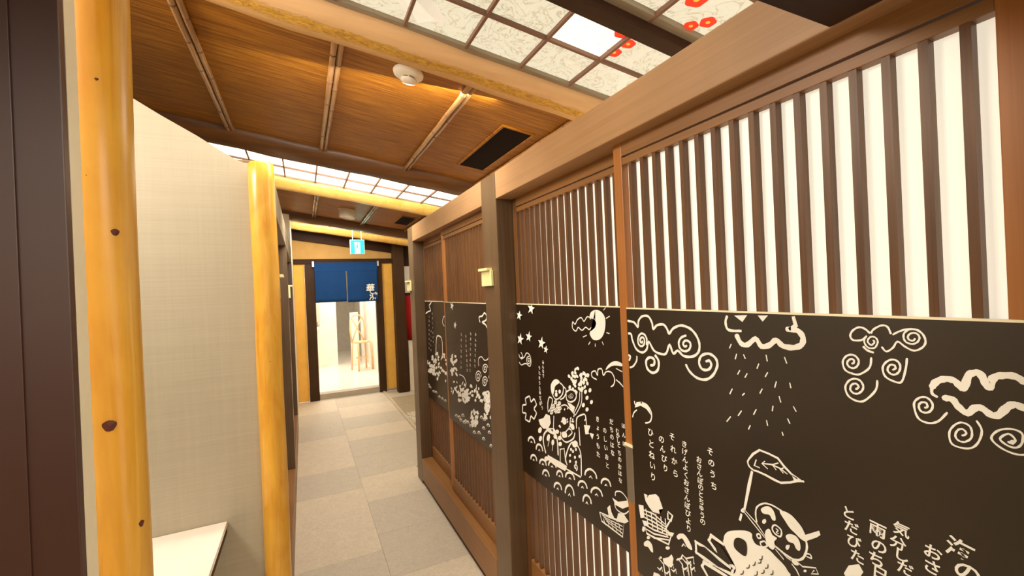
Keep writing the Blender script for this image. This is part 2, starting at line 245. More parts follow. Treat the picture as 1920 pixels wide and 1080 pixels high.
KN1 = [(-102.3, 1.666, 0.0042), (-58.2, 1.595, 0.0045), (-82.2, 1.347, 0.0072), (-31.1, 1.209, 0.0048), (-78.5, 1.79, 0.0028)]
KN2 = [(-85.7, 1.276, 0.003)]
DRAW = {
 'R': dict(
  S=[(6.2,1,0,[(983,1393),(956,1390),(941,1378),(937,1395),(922,1408),(899,1409),(886,1393),(882,1376),(868,1387),(845,1390),(833,1379),(827,1368),(813,1382),(788,1391),(762,1386),(745,1373),(735,1353),(738,1332),(756,1319),(783,1317),(801,1328),(816,1319),(827,1340),(839,1318),(854,1313),(883,1319),(901,1341),(910,1320),(928,1309),(951,1316),(965,1339),(970,1356),(982,1357)]),(5.8,1,0,[(925,1340),(926,1337),(929,1336),(932,1337),(934,1341),(932,1347),(927,1350),(921,1350),(917,1344),(918,1335),(924,1328),(933,1326),(941,1331),(943,1342),(938,1354),(927,1361),(915,1358),(908,1347),(910,1331)]),(5.7,1,0,[(773,1343),(776,1341),(780,1341),(783,1345),(782,1350),(776,1355),(768,1355),(761,1350),(762,1340),(769,1332),(782,1329),(793,1334),(797,1347),(789,1361),(772,1368)]),(7.2,1,0,[(881,1308),(868,1294),(872,1270),(892,1259),(911,1268),(914,1288),(900,1299),(884,1296),(885,1282),(899,1278)]),(6.1,1,0,[(778,1298),(767,1282),(746,1270),(721,1270),(700,1284),(688,1307),(692,1323),(709,1331),(730,1324),(738,1307),(730,1293),(713,1294),(704,1305),(708,1315),(719,1312)]),(6.0,1,0,[(986,1295),(977,1292),(983,1279)]),(5.2,1,0,[(982,1260),(967,1266),(952,1283),(950,1297)]),(4.3,1,0,[(968,1168),(964,1158),(943,1169),(920,1168),(906,1157),(902,1142),(910,1124),(929,1116)]),(3.8,1,0,[(979,1119),(972,1134),(959,1145)]),(5.8,1,0,[(657,1420),(662,1405),(655,1389),(624,1389)]),(10.4,1,0,[(637,1381),(627,1363),(612,1361),(593,1375),(581,1361),(564,1365),(550,1376),(537,1366),(517,1365),(502,1372),(499,1386),(509,1398),(530,1399)]),(8.0,0,0,[(515,1424),(511,1407),(524,1399)]),(3.2,0,0,[(650,1359),(655,1349)]),(3.2,0,0,[(638,1339),(642,1327)]),(3.1,0,0,[(622,1340),(618,1331)]),(3.0,0,0,[(572,1345),(570,1332)]),(2.9,0,0,[(535,1345),(531,1333)]),(3.1,0,0,[(588,1325),(593,1314)]),(3.2,0,0,[(632,1305),(638,1295)]),(3.1,0,0,[(615,1301),(621,1291)]),(3.0,0,0,[(570,1310),(576,1300)]),(2.9,0,0,[(553,1295),(557,1282)]),(2.8,0,0,[(527,1297),(525,1287)]),(3.3,0,0,[(652,1262),(659,1249)]),(3.2,0,0,[(623,1258),(629,1252)]),(3.0,0,0,[(583,1275),(589,1264)]),(2.9,0,0,[(549,1267),(546,1255)]),(3.0,0,0,[(562,1245),(564,1234)]),(2.8,0,0,[(522,1253),(517,1244)]),(3.2,0,0,[(632,1219),(641,1206)]),(3.1,0,0,[(598,1230),(605,1217)]),(3.3,0,0,[(659,1200),(670,1186)]),(3.0,0,0,[(577,1213),(575,1202)]),(2.9,0,0,[(534,1227),(530,1218)]),(3.1,0,0,[(613,1193),(618,1183)]),(2.9,0,0,[(546,1198),(544,1191)]),(3.2,1,0,[(392,1401),(399,1408),(408,1410),(417,1404),(421,1395),(417,1388),(405,1389),(398,1395)]),(3.0,1,0,[(391,1401),(387,1408),(376,1415),(368,1413),(364,1402)]),(2.8,1,0,[(377,1381),(371,1374),(362,1381),(356,1391),(347,1384),(336,1379),(326,1385),(322,1394),(325,1405),(333,1411),(344,1411),(355,1406),(362,1401)]),(2.6,1,0,[(334,1398),(335,1396),(337,1394),(341,1395),(343,1398),(342,1402),(339,1405),(334,1406),(330,1403),(329,1398),(332,1392),(338,1389),(345,1391),(348,1397),(347,1405),(340,1411),(331,1411),(325,1405)]),(2.6,1,0,[(389,1390),(387,1389),(387,1386),(389,1384),(391,1382),(394,1384),(396,1388),(394,1393),(390,1396),(385,1395),(382,1390),(383,1384),(387,1378),(394,1377),(399,1381),(401,1389),(397,1397)]),(3.5,1,0,[(403,1379),(397,1373),(388,1370)]),(3.2,1,0,[(421,1348),(420,1348),(418,1349),(417,1351),(417,1354),(420,1356),(424,1354),(427,1350),(427,1345),(423,1341),(417,1341),(412,1346),(410,1354),(414,1361),(421,1363),(429,1359),(434,1349),(431,1336),(420,1331),(409,1332),(395,1345),(392,1362)]),(3.0,1,0,[(364,1347),(363,1346),(362,1347),(360,1349),(361,1353),(364,1354),(367,1353),(370,1348),(370,1343),(366,1339),(361,1339),(356,1344),(354,1353),(357,1360),(364,1362),(372,1357),(377,1347),(374,1334),(363,1328),(353,1329),(347,1351),(345,1367)]),(3.2,1,0,[(417,1306),(416,1306),(414,1307),(412,1310),(413,1313),(416,1315),(421,1313),(424,1308),(424,1302),(419,1298),(413,1299),(407,1305),(405,1313),(409,1321),(417,1323),(426,1318),(432,1306),(428,1292),(416,1286),(404,1289),(388,1309),(385,1326)]),(8.8,1,0,[(223,1350),(233,1357),(245,1356),(253,1351),(257,1338),(261,1345),(265,1355),(270,1356),(277,1351),(282,1333),(286,1334),(292,1341),(302,1342),(312,1336),(317,1327)]),(3.9,1,0,[(317,1327),(317,1318),(311,1314)]),(8.7,1,0,[(304,1314),(295,1314),(289,1305),(280,1298),(272,1307),(265,1308),(256,1301),(249,1303),(241,1315),(234,1320),(224,1316)]),(2.9,1,0,[(327,1295),(326,1295),(324,1296),(323,1298),(324,1302),(326,1303),(330,1302),(333,1298),(333,1292),(330,1288),(324,1288),(319,1293),(317,1301),(320,1308),(326,1311),(334,1307),(339,1297),(335,1278),(324,1273),(312,1278),(301,1294)]),(2.5,1,0,[(287,1265),(285,1265),(284,1266),(282,1269),(283,1272),(286,1274),(290,1272),(293,1266),(293,1260),(289,1256),(283,1257),(277,1264),(276,1274),(279,1281),(287,1283),(295,1276),(300,1264),(297,1249),(281,1248),(271,1258),(266,1277),(271,1290)]),(2.5,1,0,[(224,1258),(235,1255),(248,1259),(257,1269),(251,1281),(239,1287),(229,1284),(229,1272),(234,1264),(242,1264),(249,1271),(241,1280),(235,1274),(238,1267)]),(4.5,0,0,[(620,1120),(610,1134),(595,1147),(576,1146),(557,1143),(545,1131),(531,1121),(520,1117),(510,1115),(521,1112),(534,1104),(553,1096),(566,1097),(584,1100),(599,1101),(611,1100)]),(3.6,1,0,[(611,1100),(620,1105),(623,1113),(620,1120)]),(3.3,0,0,[(603,1125),(608,1111),(596,1110)]),(2.8,0,0,[(584,1128),(591,1121),(579,1114)]),(2.9,0,0,[(591,1121),(570,1126),(552,1124),(539,1118)]),(3.0,0,0,[(556,1134),(569,1126),(561,1118)]),(2.9,0,0,[(546,1128),(553,1122),(547,1117)]),(6.7,0,0,[(614,1097),(622,1066),(636,1007)]),(3.4,1,0,[(638,1008),(641,1005),(643,1001),(639,1001),(636,1006)]),(6.3,0,0,[(643,995),(648,978)]),(2.5,0,0,[(637,1002),(618,988),(592,969)]),(2.4,0,0,[(634,1006),(609,991),(590,972)]),(3.3,1,0,[(608,993),(610,1008),(607,1024),(596,1036),(584,1042),(569,1043),(553,1040)]),(4.0,1,0,[(511,1008),(508,996),(511,980),(518,966),(530,957),(545,956),(573,963)]),(3.2,1,0,[(574,1001),(568,1006),(558,1003),(556,995),(560,987),(570,988),(575,994),(574,1001)]),(2.1,1,0,[(568,999),(563,998),(567,992),(562,992)]),(3.3,1,0,[(610,966),(604,971),(601,965),(607,961),(610,966)]),(3.3,1,0,[(603,954),(593,961),(588,954),(599,947),(603,954)]),(2.6,1,0,[(509,980),(503,982),(501,976),(510,975)]),(2.7,0,0,[(570,957),(554,945),(560,959),(546,952),(540,951)]),(2.7,0,0,[(539,945),(530,938),(525,929)]),(2.5,0,0,[(530,955),(518,951),(494,962),(490,953),(503,946),(497,956)]),(8.6,0,0,[(691,904),(725,908),(732,893),(716,881),(668,866),(674,850)]),(9.0,0,0,[(676,860),(747,869),(771,870),(771,845),(748,843),(666,847)]),(8.9,0,0,[(685,835),(749,833),(755,820),(739,804)]),(4.9,0,0,[(721,835),(715,847),(743,832)]),(5.5,0,0,[(859,905),(843,901),(849,885),(859,886),(859,901)]),(4.3,0,0,[(949,869),(910,875),(868,866)]),(4.3,0,0,[(948,859),(911,864),(867,860)]),(4.3,0,0,[(947,849),(912,853),(865,854)]),(4.3,0,0,[(946,839),(912,842),(863,848)]),(4.3,0,0,[(945,829),(913,831),(861,842)]),(4.3,0,0,[(944,819),(914,820),(860,837)]),(4.3,0,0,[(943,809),(914,809),(858,831)]),(4.4,0,0,[(941,876),(935,834)]),(4.3,0,0,[(921,877),(917,835)]),(4.3,0,0,[(903,879),(898,836)]),(4.2,0,0,[(885,880),(880,837)]),(4.2,0,0,[(869,882),(865,837)]),(4.7,0,0,[(948,823),(941,807),(861,818),(849,850),(866,854)]),(4.2,0,0,[(873,848),(861,869),(843,898)]),(3.2,0,0,[(816,836),(810,845),(803,842)]),(4.2,0,0,[(899,762),(882,755),(877,724)]),(4.2,0,0,[(881,771),(864,765),(859,735)]),(4.0,0,0,[(832,798),(817,791),(812,762)]),(4.0,0,0,[(816,806),(800,800),(796,771)]),(3.9,0,0,[(806,812),(791,805),(787,776)]),(4.0,0,0,[(836,791),(819,805),(815,815),(803,813),(781,828),(779,812)]),(4.1,0,0,[(866,764),(857,762),(849,773),(847,763)]),(4.1,0,0,[(856,757),(848,755),(840,765),(838,755)]),(3.9,0,0,[(805,805),(797,803),(790,812),(788,803)]),(4.0,0,0,[(819,783),(811,781),(803,790),(802,781)]),(3.9,0,0,[(793,797),(786,795),(779,804),(777,795)]),(4.2,0,0,[(881,737),(872,736),(864,746),(862,736)]),(4.2,0,0,[(906,734),(897,732),(889,743),(887,733)])],
  F=[(0,[(968,1149),(960,1166),(937,1173),(912,1164),(903,1142),(921,1156),(943,1160)]),(0,[(640,1421),(621,1408),(609,1423)]),(0,[(586,1423),(576,1411),(564,1424)]),(1,[(235,1271),(236,1269),(238,1267),(240,1267),(242,1268),(242,1270),(240,1271),(238,1273),(236,1272)]),(0,[(531,1120),(509,1115),(526,1108)]),(1,[(558,1037),(550,1042),(536,1041),(526,1035),(516,1026),(510,1015),(506,1011),(509,1003),(519,1003),(530,1009),(539,1014),(548,1024)]),(0,[(510,1015),(485,1035),(483,1028),(490,1020),(509,1004)]),(1,[(597,1026),(589,1034),(579,1038),(571,1034),(567,1023),(568,1015),(574,1014),(580,1021),(592,1018),(597,1021)]),(1,[(588,1002),(591,998),(594,997),(596,998),(596,1001),(594,1005),(590,1008),(588,1008),(587,1005)]),(1,[(548,994),(540,1002),(529,1004),(522,998),(520,986),(523,978),(529,980),(533,987),(543,986)]),(1,[(542,974),(544,970),(547,968),(549,970),(549,973),(547,977),(544,979),(541,980),(541,977)]),(1,[(589,985),(581,992),(575,983),(566,981),(572,971),(570,963),(576,953),(586,956),(591,970)]),(1,[(539,952),(530,955),(525,950),(534,946)]),(1,[(511,947),(512,944),(514,943),(515,942),(517,943),(516,945),(515,947),(513,948),(512,948)]),(1,[(691,918),(688,928),(677,941),(654,954),(633,963),(621,963),(620,953),(611,945),(587,949),(567,940),(556,935),(548,927),(551,912),(666,846),(663,867),(691,904)]),(0,[(946,916),(932,917),(935,908),(926,920),(900,933),(889,930),(881,915),(876,904),(891,895),(888,885),(914,879),(928,886),(941,897)]),(0,[(970,875),(950,881),(948,848),(964,840)]),(0,[(958,837),(939,841),(932,832),(951,824)]),(0,[(866,849),(840,858),(846,846),(859,842)]),(1,[(948,816),(950,810),(954,806),(957,805),(960,808),(959,813),(957,819),(953,821),(949,820)]),(1,[(929,802),(930,799),(935,795),(939,793),(942,794),(942,797),(939,801),(934,804),(930,804)]),(1,[(954,776),(938,790),(923,786),(920,767),(928,765),(939,771),(953,767)]),(1,[(857,811),(859,807),(864,803),(869,801),(872,802),(872,805),(869,809),(863,812),(859,813)]),(1,[(832,853),(822,865),(806,871),(791,861),(783,845),(798,843),(813,857),(826,848)]),(0,[(884,769),(863,784),(852,797),(846,790),(850,773),(864,757),(882,758)]),(0,[(920,713),(902,718),(891,716),(925,696)]),(1,[(887,770),(888,767),(891,765),(894,763),(896,764),(896,766),(894,769),(891,771),(888,771)]),(0,[(447,979),(439,997),(423,1008),(417,998),(423,985),(444,973)])],
  C=[('ひ',909,1095,22,-6),('と',908,1065,22,-6),('ね',908,1035,22,-6),('い',907,1006,22,-6),('り',907,976,22,-6),('の',870,1088,20,-6),('ん',867,1064,19,-6),('び',863,1040,19,-6),('り',860,1016,19,-6),('そ',833,1106,19,-6),('れ',830,1075,19,-6),('か',828,1045,19,-6),('ら',826,1015,19,-6),('き',793,1099,17,-6),('げ',793,1080,17,-6),('ん',793,1061,17,-6),('よ',793,1042,17,-6),('く',792,1024,17,-6),('お',792,1005,17,-6),('さ',792,986,17,-6),('ん',792,967,17,-6),('ぽ',792,949,17,-6),('び',791,930,17,-6),('よ',791,911,17,-6),('り',791,892,17,-6),('お',750,1075,16,-6),('さ',750,1059,16,-6),('ん',750,1043,16,-6),('ぽ',749,1026,16,-6),('の',749,1010,16,-6),('と',749,994,16,-6),('ち',749,977,16,-6),('ゅ',749,961,16,-6),('う',748,945,16,-6),('の',748,929,16,-6),('そ',718,1105,18,-6),('の',716,1079,18,-6),('う',714,1054,18,-6),('ち',712,1028,18,-6),('と',435,1089,22,-6),('だ',432,1066,22,-6),('び',429,1043,22,-6),('た',425,1020,22,-6),('雨',394,1080,24,-6),('の',393,1053,23,-6),('ち',398,1030,24,-6),('日',393,1009,23,-6),('気',362,1096,21,-6),('分',367,1072,21,-6),('し',362,1055,21,-6),('だ',359,1036,21,-6),('お',324,1080,22,-8),('さ',326,1057,22,-8),('海',294,1100,30,-10),('の',287,1070,30,-10)]),
 'RK': dict(
  S=[(1.8,1,0,[(637,882),(631,886),(629,894)]),(1.8,1,0,[(622,896),(617,900),(615,908)]),(1.8,1,0,[(606,917),(600,921),(599,929)]),(1.8,1,0,[(609,908),(603,912),(602,920)]),(1.7,1,0,[(594,906),(588,910),(587,918)]),(1.8,1,0,[(603,890),(597,895),(596,902)]),(1.8,1,0,[(652,860),(646,865),(644,873)]),(1.8,1,0,[(619,877),(613,881),(612,890)]),(1.7,1,0,[(583,899),(578,903),(577,911)]),(1.8,0,0,[(1205,1491),(1204,1490)])],
  F=[(1,[(665,922),(661,933),(650,940),(637,940),(633,930),(635,912),(641,906),(654,907),(664,912)]),(0,[(758,867),(744,871),(674,852),(710,845),(753,849)]),(0,[(718,897),(702,899),(670,872),(683,865),(708,873)])],
  C=[]),
 'L': dict(
  S=[(4.5,1,0,[(1745,1214),(1727,1199),(1743,1184),(1713,1196),(1688,1217),(1657,1208),(1651,1179),(1666,1162),(1692,1169),(1716,1166),(1746,1157),(1765,1168)]),(4.1,1,0,[(1668,1187),(1668,1185),(1670,1183),(1675,1182),(1678,1184),(1679,1189),(1675,1194),(1667,1196),(1659,1194),(1656,1188),(1660,1179),(1670,1173),(1683,1173),(1691,1180),(1689,1192),(1678,1202),(1661,1206)]),(4.3,1,0,[(1766,1203),(1753,1187),(1733,1194)]),(4.2,1,0,[(1211,1390),(1228,1392),(1247,1376),(1263,1388),(1287,1379),(1302,1363),(1318,1370),(1320,1348),(1299,1339),(1284,1353),(1262,1344),(1239,1356),(1219,1350),(1197,1364)]),(3.9,1,0,[(1212,1385),(1199,1391),(1179,1379),(1185,1359)]),(3.7,0,0,[(1137,1417),(1125,1428)]),(3.7,0,0,[(1126,1391),(1107,1399)]),(3.7,0,0,[(1127,1346),(1111,1344)]),(4.0,0,0,[(1258,1321),(1235,1329)]),(3.9,0,0,[(1227,1298),(1216,1309)]),(3.9,0,0,[(1188,1305),(1189,1295)]),(3.8,0,0,[(1152,1315),(1144,1305)]),(3.9,0,0,[(1087,1238),(1058,1232)]),(4.5,1,0,[(1189,1186),(1214,1191),(1215,1206),(1195,1213),(1184,1201),(1179,1221),(1159,1225),(1152,1206),(1136,1220),(1110,1222),(1097,1205),(1101,1186),(1117,1175)]),(4.3,0,0,[(1090,1203),(1072,1196),(1056,1186)]),(7.1,1,1,[(1642,985),(1623,973),(1633,956),(1648,941),(1673,946),(1688,920),(1709,918),(1728,921),(1719,947),(1751,943),(1752,959),(1747,977),(1715,988),(1719,1011),(1699,1023),(1678,1030),(1667,1010),(1640,1027),(1627,1019),(1620,1006)]),(3.8,1,0,[(1292,1126),(1300,1087),(1337,1037)]),(3.7,1,0,[(1279,1128),(1286,1085),(1327,1034)]),(5.3,1,0,[(1424,1134),(1401,1125),(1406,1098),(1433,1074),(1462,1064),(1482,1078)]),(4.8,1,0,[(1401,1125),(1381,1114),(1397,1085),(1426,1070)]),(5.7,1,0,[(1382,1107),(1347,1123),(1316,1116),(1321,1094),(1351,1077),(1380,1080),(1382,1107)]),(3.9,1,0,[(1347,1101),(1346,1100),(1349,1098),(1353,1097),(1357,1098),(1357,1101),(1352,1105),(1344,1108),(1337,1106),(1335,1102),(1341,1095),(1352,1091),(1364,1091),(1369,1097)]),(5.5,1,0,[(1508,1063),(1485,1059),(1495,1030),(1521,1001),(1522,1036),(1508,1063)]),(5.0,1,0,[(1462,1052),(1464,1051),(1467,1050),(1469,1052),(1468,1054),(1463,1057),(1456,1058),(1452,1055),(1455,1050),(1463,1046),(1473,1044)]),(5.0,1,0,[(1479,1033),(1481,1032),(1484,1031),(1486,1033),(1484,1035),(1479,1038),(1472,1039),(1469,1036),(1471,1031),(1479,1027),(1490,1025)]),(4.9,1,0,[(1449,1040),(1451,1039),(1453,1038),(1455,1039),(1454,1042),(1449,1045),(1443,1045),(1439,1043),(1441,1038),(1450,1033),(1460,1032)]),(4.9,1,0,[(1433,1055),(1435,1053),(1438,1053),(1440,1054),(1438,1057),(1433,1059),(1427,1060),(1424,1057),(1426,1053),(1434,1048),(1444,1047)]),(5.0,1,0,[(1465,1021),(1467,1020),(1470,1019),(1472,1020),(1470,1023),(1465,1026),(1459,1026),(1455,1024),(1457,1019),(1466,1014),(1476,1013)]),(5.0,1,0,[(1496,1006),(1498,1005),(1501,1004),(1503,1005),(1502,1008),(1496,1011),(1490,1012),(1486,1009),(1488,1004),(1497,999),(1508,998)]),(4.9,1,0,[(1443,1022),(1445,1021),(1448,1020),(1450,1022),(1448,1024),(1443,1027),(1437,1028),(1433,1025),(1436,1020),(1444,1016),(1454,1014)]),(4.9,1,0,[(1431,1036),(1433,1035),(1436,1035),(1438,1036),(1436,1038),(1431,1041),(1425,1042),(1422,1039),(1424,1034),(1432,1030),(1442,1029)]),(5.0,1,0,[(1488,1019),(1489,1018),(1492,1018),(1494,1019),(1493,1022),(1488,1025),(1481,1025),(1477,1023),(1480,1018),(1488,1013),(1499,1012)]),(4.7,1,0,[(1421,1047),(1392,1057),(1366,1052),(1329,1035)]),(6.3,0,0,[(1479,995),(1487,943)]),(8.5,1,0,[(1556,824),(1572,863),(1565,897),(1527,928),(1481,933),(1461,904),(1459,847)]),(4.3,0,0,[(1537,858),(1522,890)]),(4.2,0,0,[(1504,850),(1494,887)]),(5.6,1,0,[(1433,946),(1431,924),(1397,917),(1348,944),(1334,970)]),(4.7,1,0,[(1401,951),(1372,974),(1353,965),(1381,942)]),(4.4,1,0,[(1323,987),(1320,1023),(1297,1041),(1269,1052),(1263,1038),(1271,1029)]),(6.6,0,0,[(1307,997),(1305,932)]),(6.2,1,0,[(1397,831),(1405,857),(1378,907),(1350,930),(1318,925),(1302,898),(1305,824)]),(5.0,1,0,[(1339,844),(1338,842),(1340,839),(1344,838),(1347,840),(1347,845),(1341,851),(1334,853),(1329,850),(1329,841),(1337,832)]),(6.0,0,0,[(1446,821),(1442,876),(1413,888),(1407,838)]),(7.6,0,0,[(1412,814),(1308,819)]),(4.5,1,0,[(1323,989),(1317,1026),(1291,1043),(1264,1050),(1260,1017)]),(9.2,1,0,[(1709,829),(1704,840),(1692,849),(1677,855),(1662,854),(1652,848),(1649,838)]),(5.5,0,0,[(1688,829),(1678,836),(1671,831)]),(8.9,1,0,[(1639,815),(1634,828),(1623,839),(1608,844),(1594,843),(1585,836),(1582,825)]),(5.3,0,0,[(1619,815),(1610,822),(1604,816)]),(9.1,1,0,[(1692,756),(1688,767),(1677,777),(1663,782),(1650,782),(1641,776),(1638,766)]),(5.5,0,0,[(1673,756),(1665,763),(1659,758)]),(8.8,1,0,[(1613,764),(1608,775),(1597,784),(1583,789),(1570,789),(1560,784),(1558,775)]),(5.3,0,0,[(1593,765),(1585,772),(1578,768)]),(8.5,1,0,[(1538,781),(1533,793),(1522,803),(1507,808),(1493,808),(1483,803),(1480,793)]),(5.1,0,0,[(1518,782),(1508,789),(1502,784)]),(8.7,1,0,[(1591,726),(1586,737),(1576,747),(1562,753),(1549,753),(1540,747),(1537,738)]),(5.2,0,0,[(1572,727),(1564,734),(1557,729)]),(8.2,1,0,[(1477,764),(1473,775),(1464,784),(1453,789),(1442,789),(1435,783),(1433,773)]),(4.9,0,0,[(1462,764),(1455,771),(1450,766)]),(7.9,1,0,[(1412,781),(1407,793),(1395,803),(1379,809),(1364,810),(1354,804),(1351,794)]),(4.7,0,0,[(1390,782),(1381,790),(1373,785)]),(8.3,1,0,[(1501,707),(1496,719),(1485,730),(1470,736),(1457,736),(1448,730),(1445,720)]),(5.0,0,0,[(1481,708),(1472,716),(1466,710)]),(7.9,1,0,[(1420,717),(1414,736),(1402,751),(1386,760),(1371,758),(1361,748),(1359,732)]),(4.8,0,0,[(1398,717),(1388,728),(1382,719)]),(7.5,1,0,[(1328,780),(1324,792),(1313,802),(1298,808),(1285,808),(1276,802),(1273,793)]),(4.5,0,0,[(1309,781),(1300,789),(1294,784)]),(7.2,1,0,[(1250,787),(1245,799),(1232,810),(1216,817),(1200,817),(1190,811),(1186,801)]),(4.3,0,0,[(1227,788),(1217,796),(1210,791)]),(7.4,1,0,[(1302,735),(1298,749),(1288,762),(1275,768),(1263,767),(1254,760),(1252,748)]),(4.5,0,0,[(1285,735),(1277,744),(1271,737)]),(6.9,1,0,[(1189,842),(1185,853),(1175,862),(1162,867),(1150,867),(1142,861),(1139,852)]),(4.2,0,0,[(1171,842),(1163,849),(1158,845)]),(7.3,1,0,[(1283,836),(1277,850),(1263,862),(1246,869),(1229,868),(1217,861),(1214,849)]),(4.4,0,0,[(1258,836),(1247,845),(1239,839)]),(4.0,1,0,[(1118,830),(1114,845),(1088,855),(1065,847),(1059,838)]),(3.9,1,0,[(1124,804),(1114,789),(1079,791),(1056,810)]),(5.3,0,0,[(1205,740),(1195,715),(1091,714),(1081,763),(1205,740)]),(3.8,0,0,[(1186,728),(1175,711)]),(3.8,0,0,[(1165,734),(1155,714)]),(3.8,0,0,[(1145,739),(1136,717)]),(3.7,0,0,[(1126,745),(1117,719)]),(3.7,0,0,[(1107,750),(1098,722)]),(3.6,0,0,[(1193,737),(1088,760)]),(3.6,0,0,[(1186,734),(1088,748)]),(3.6,0,0,[(1178,731),(1089,737)]),(3.6,0,0,[(1170,727),(1090,725)])],
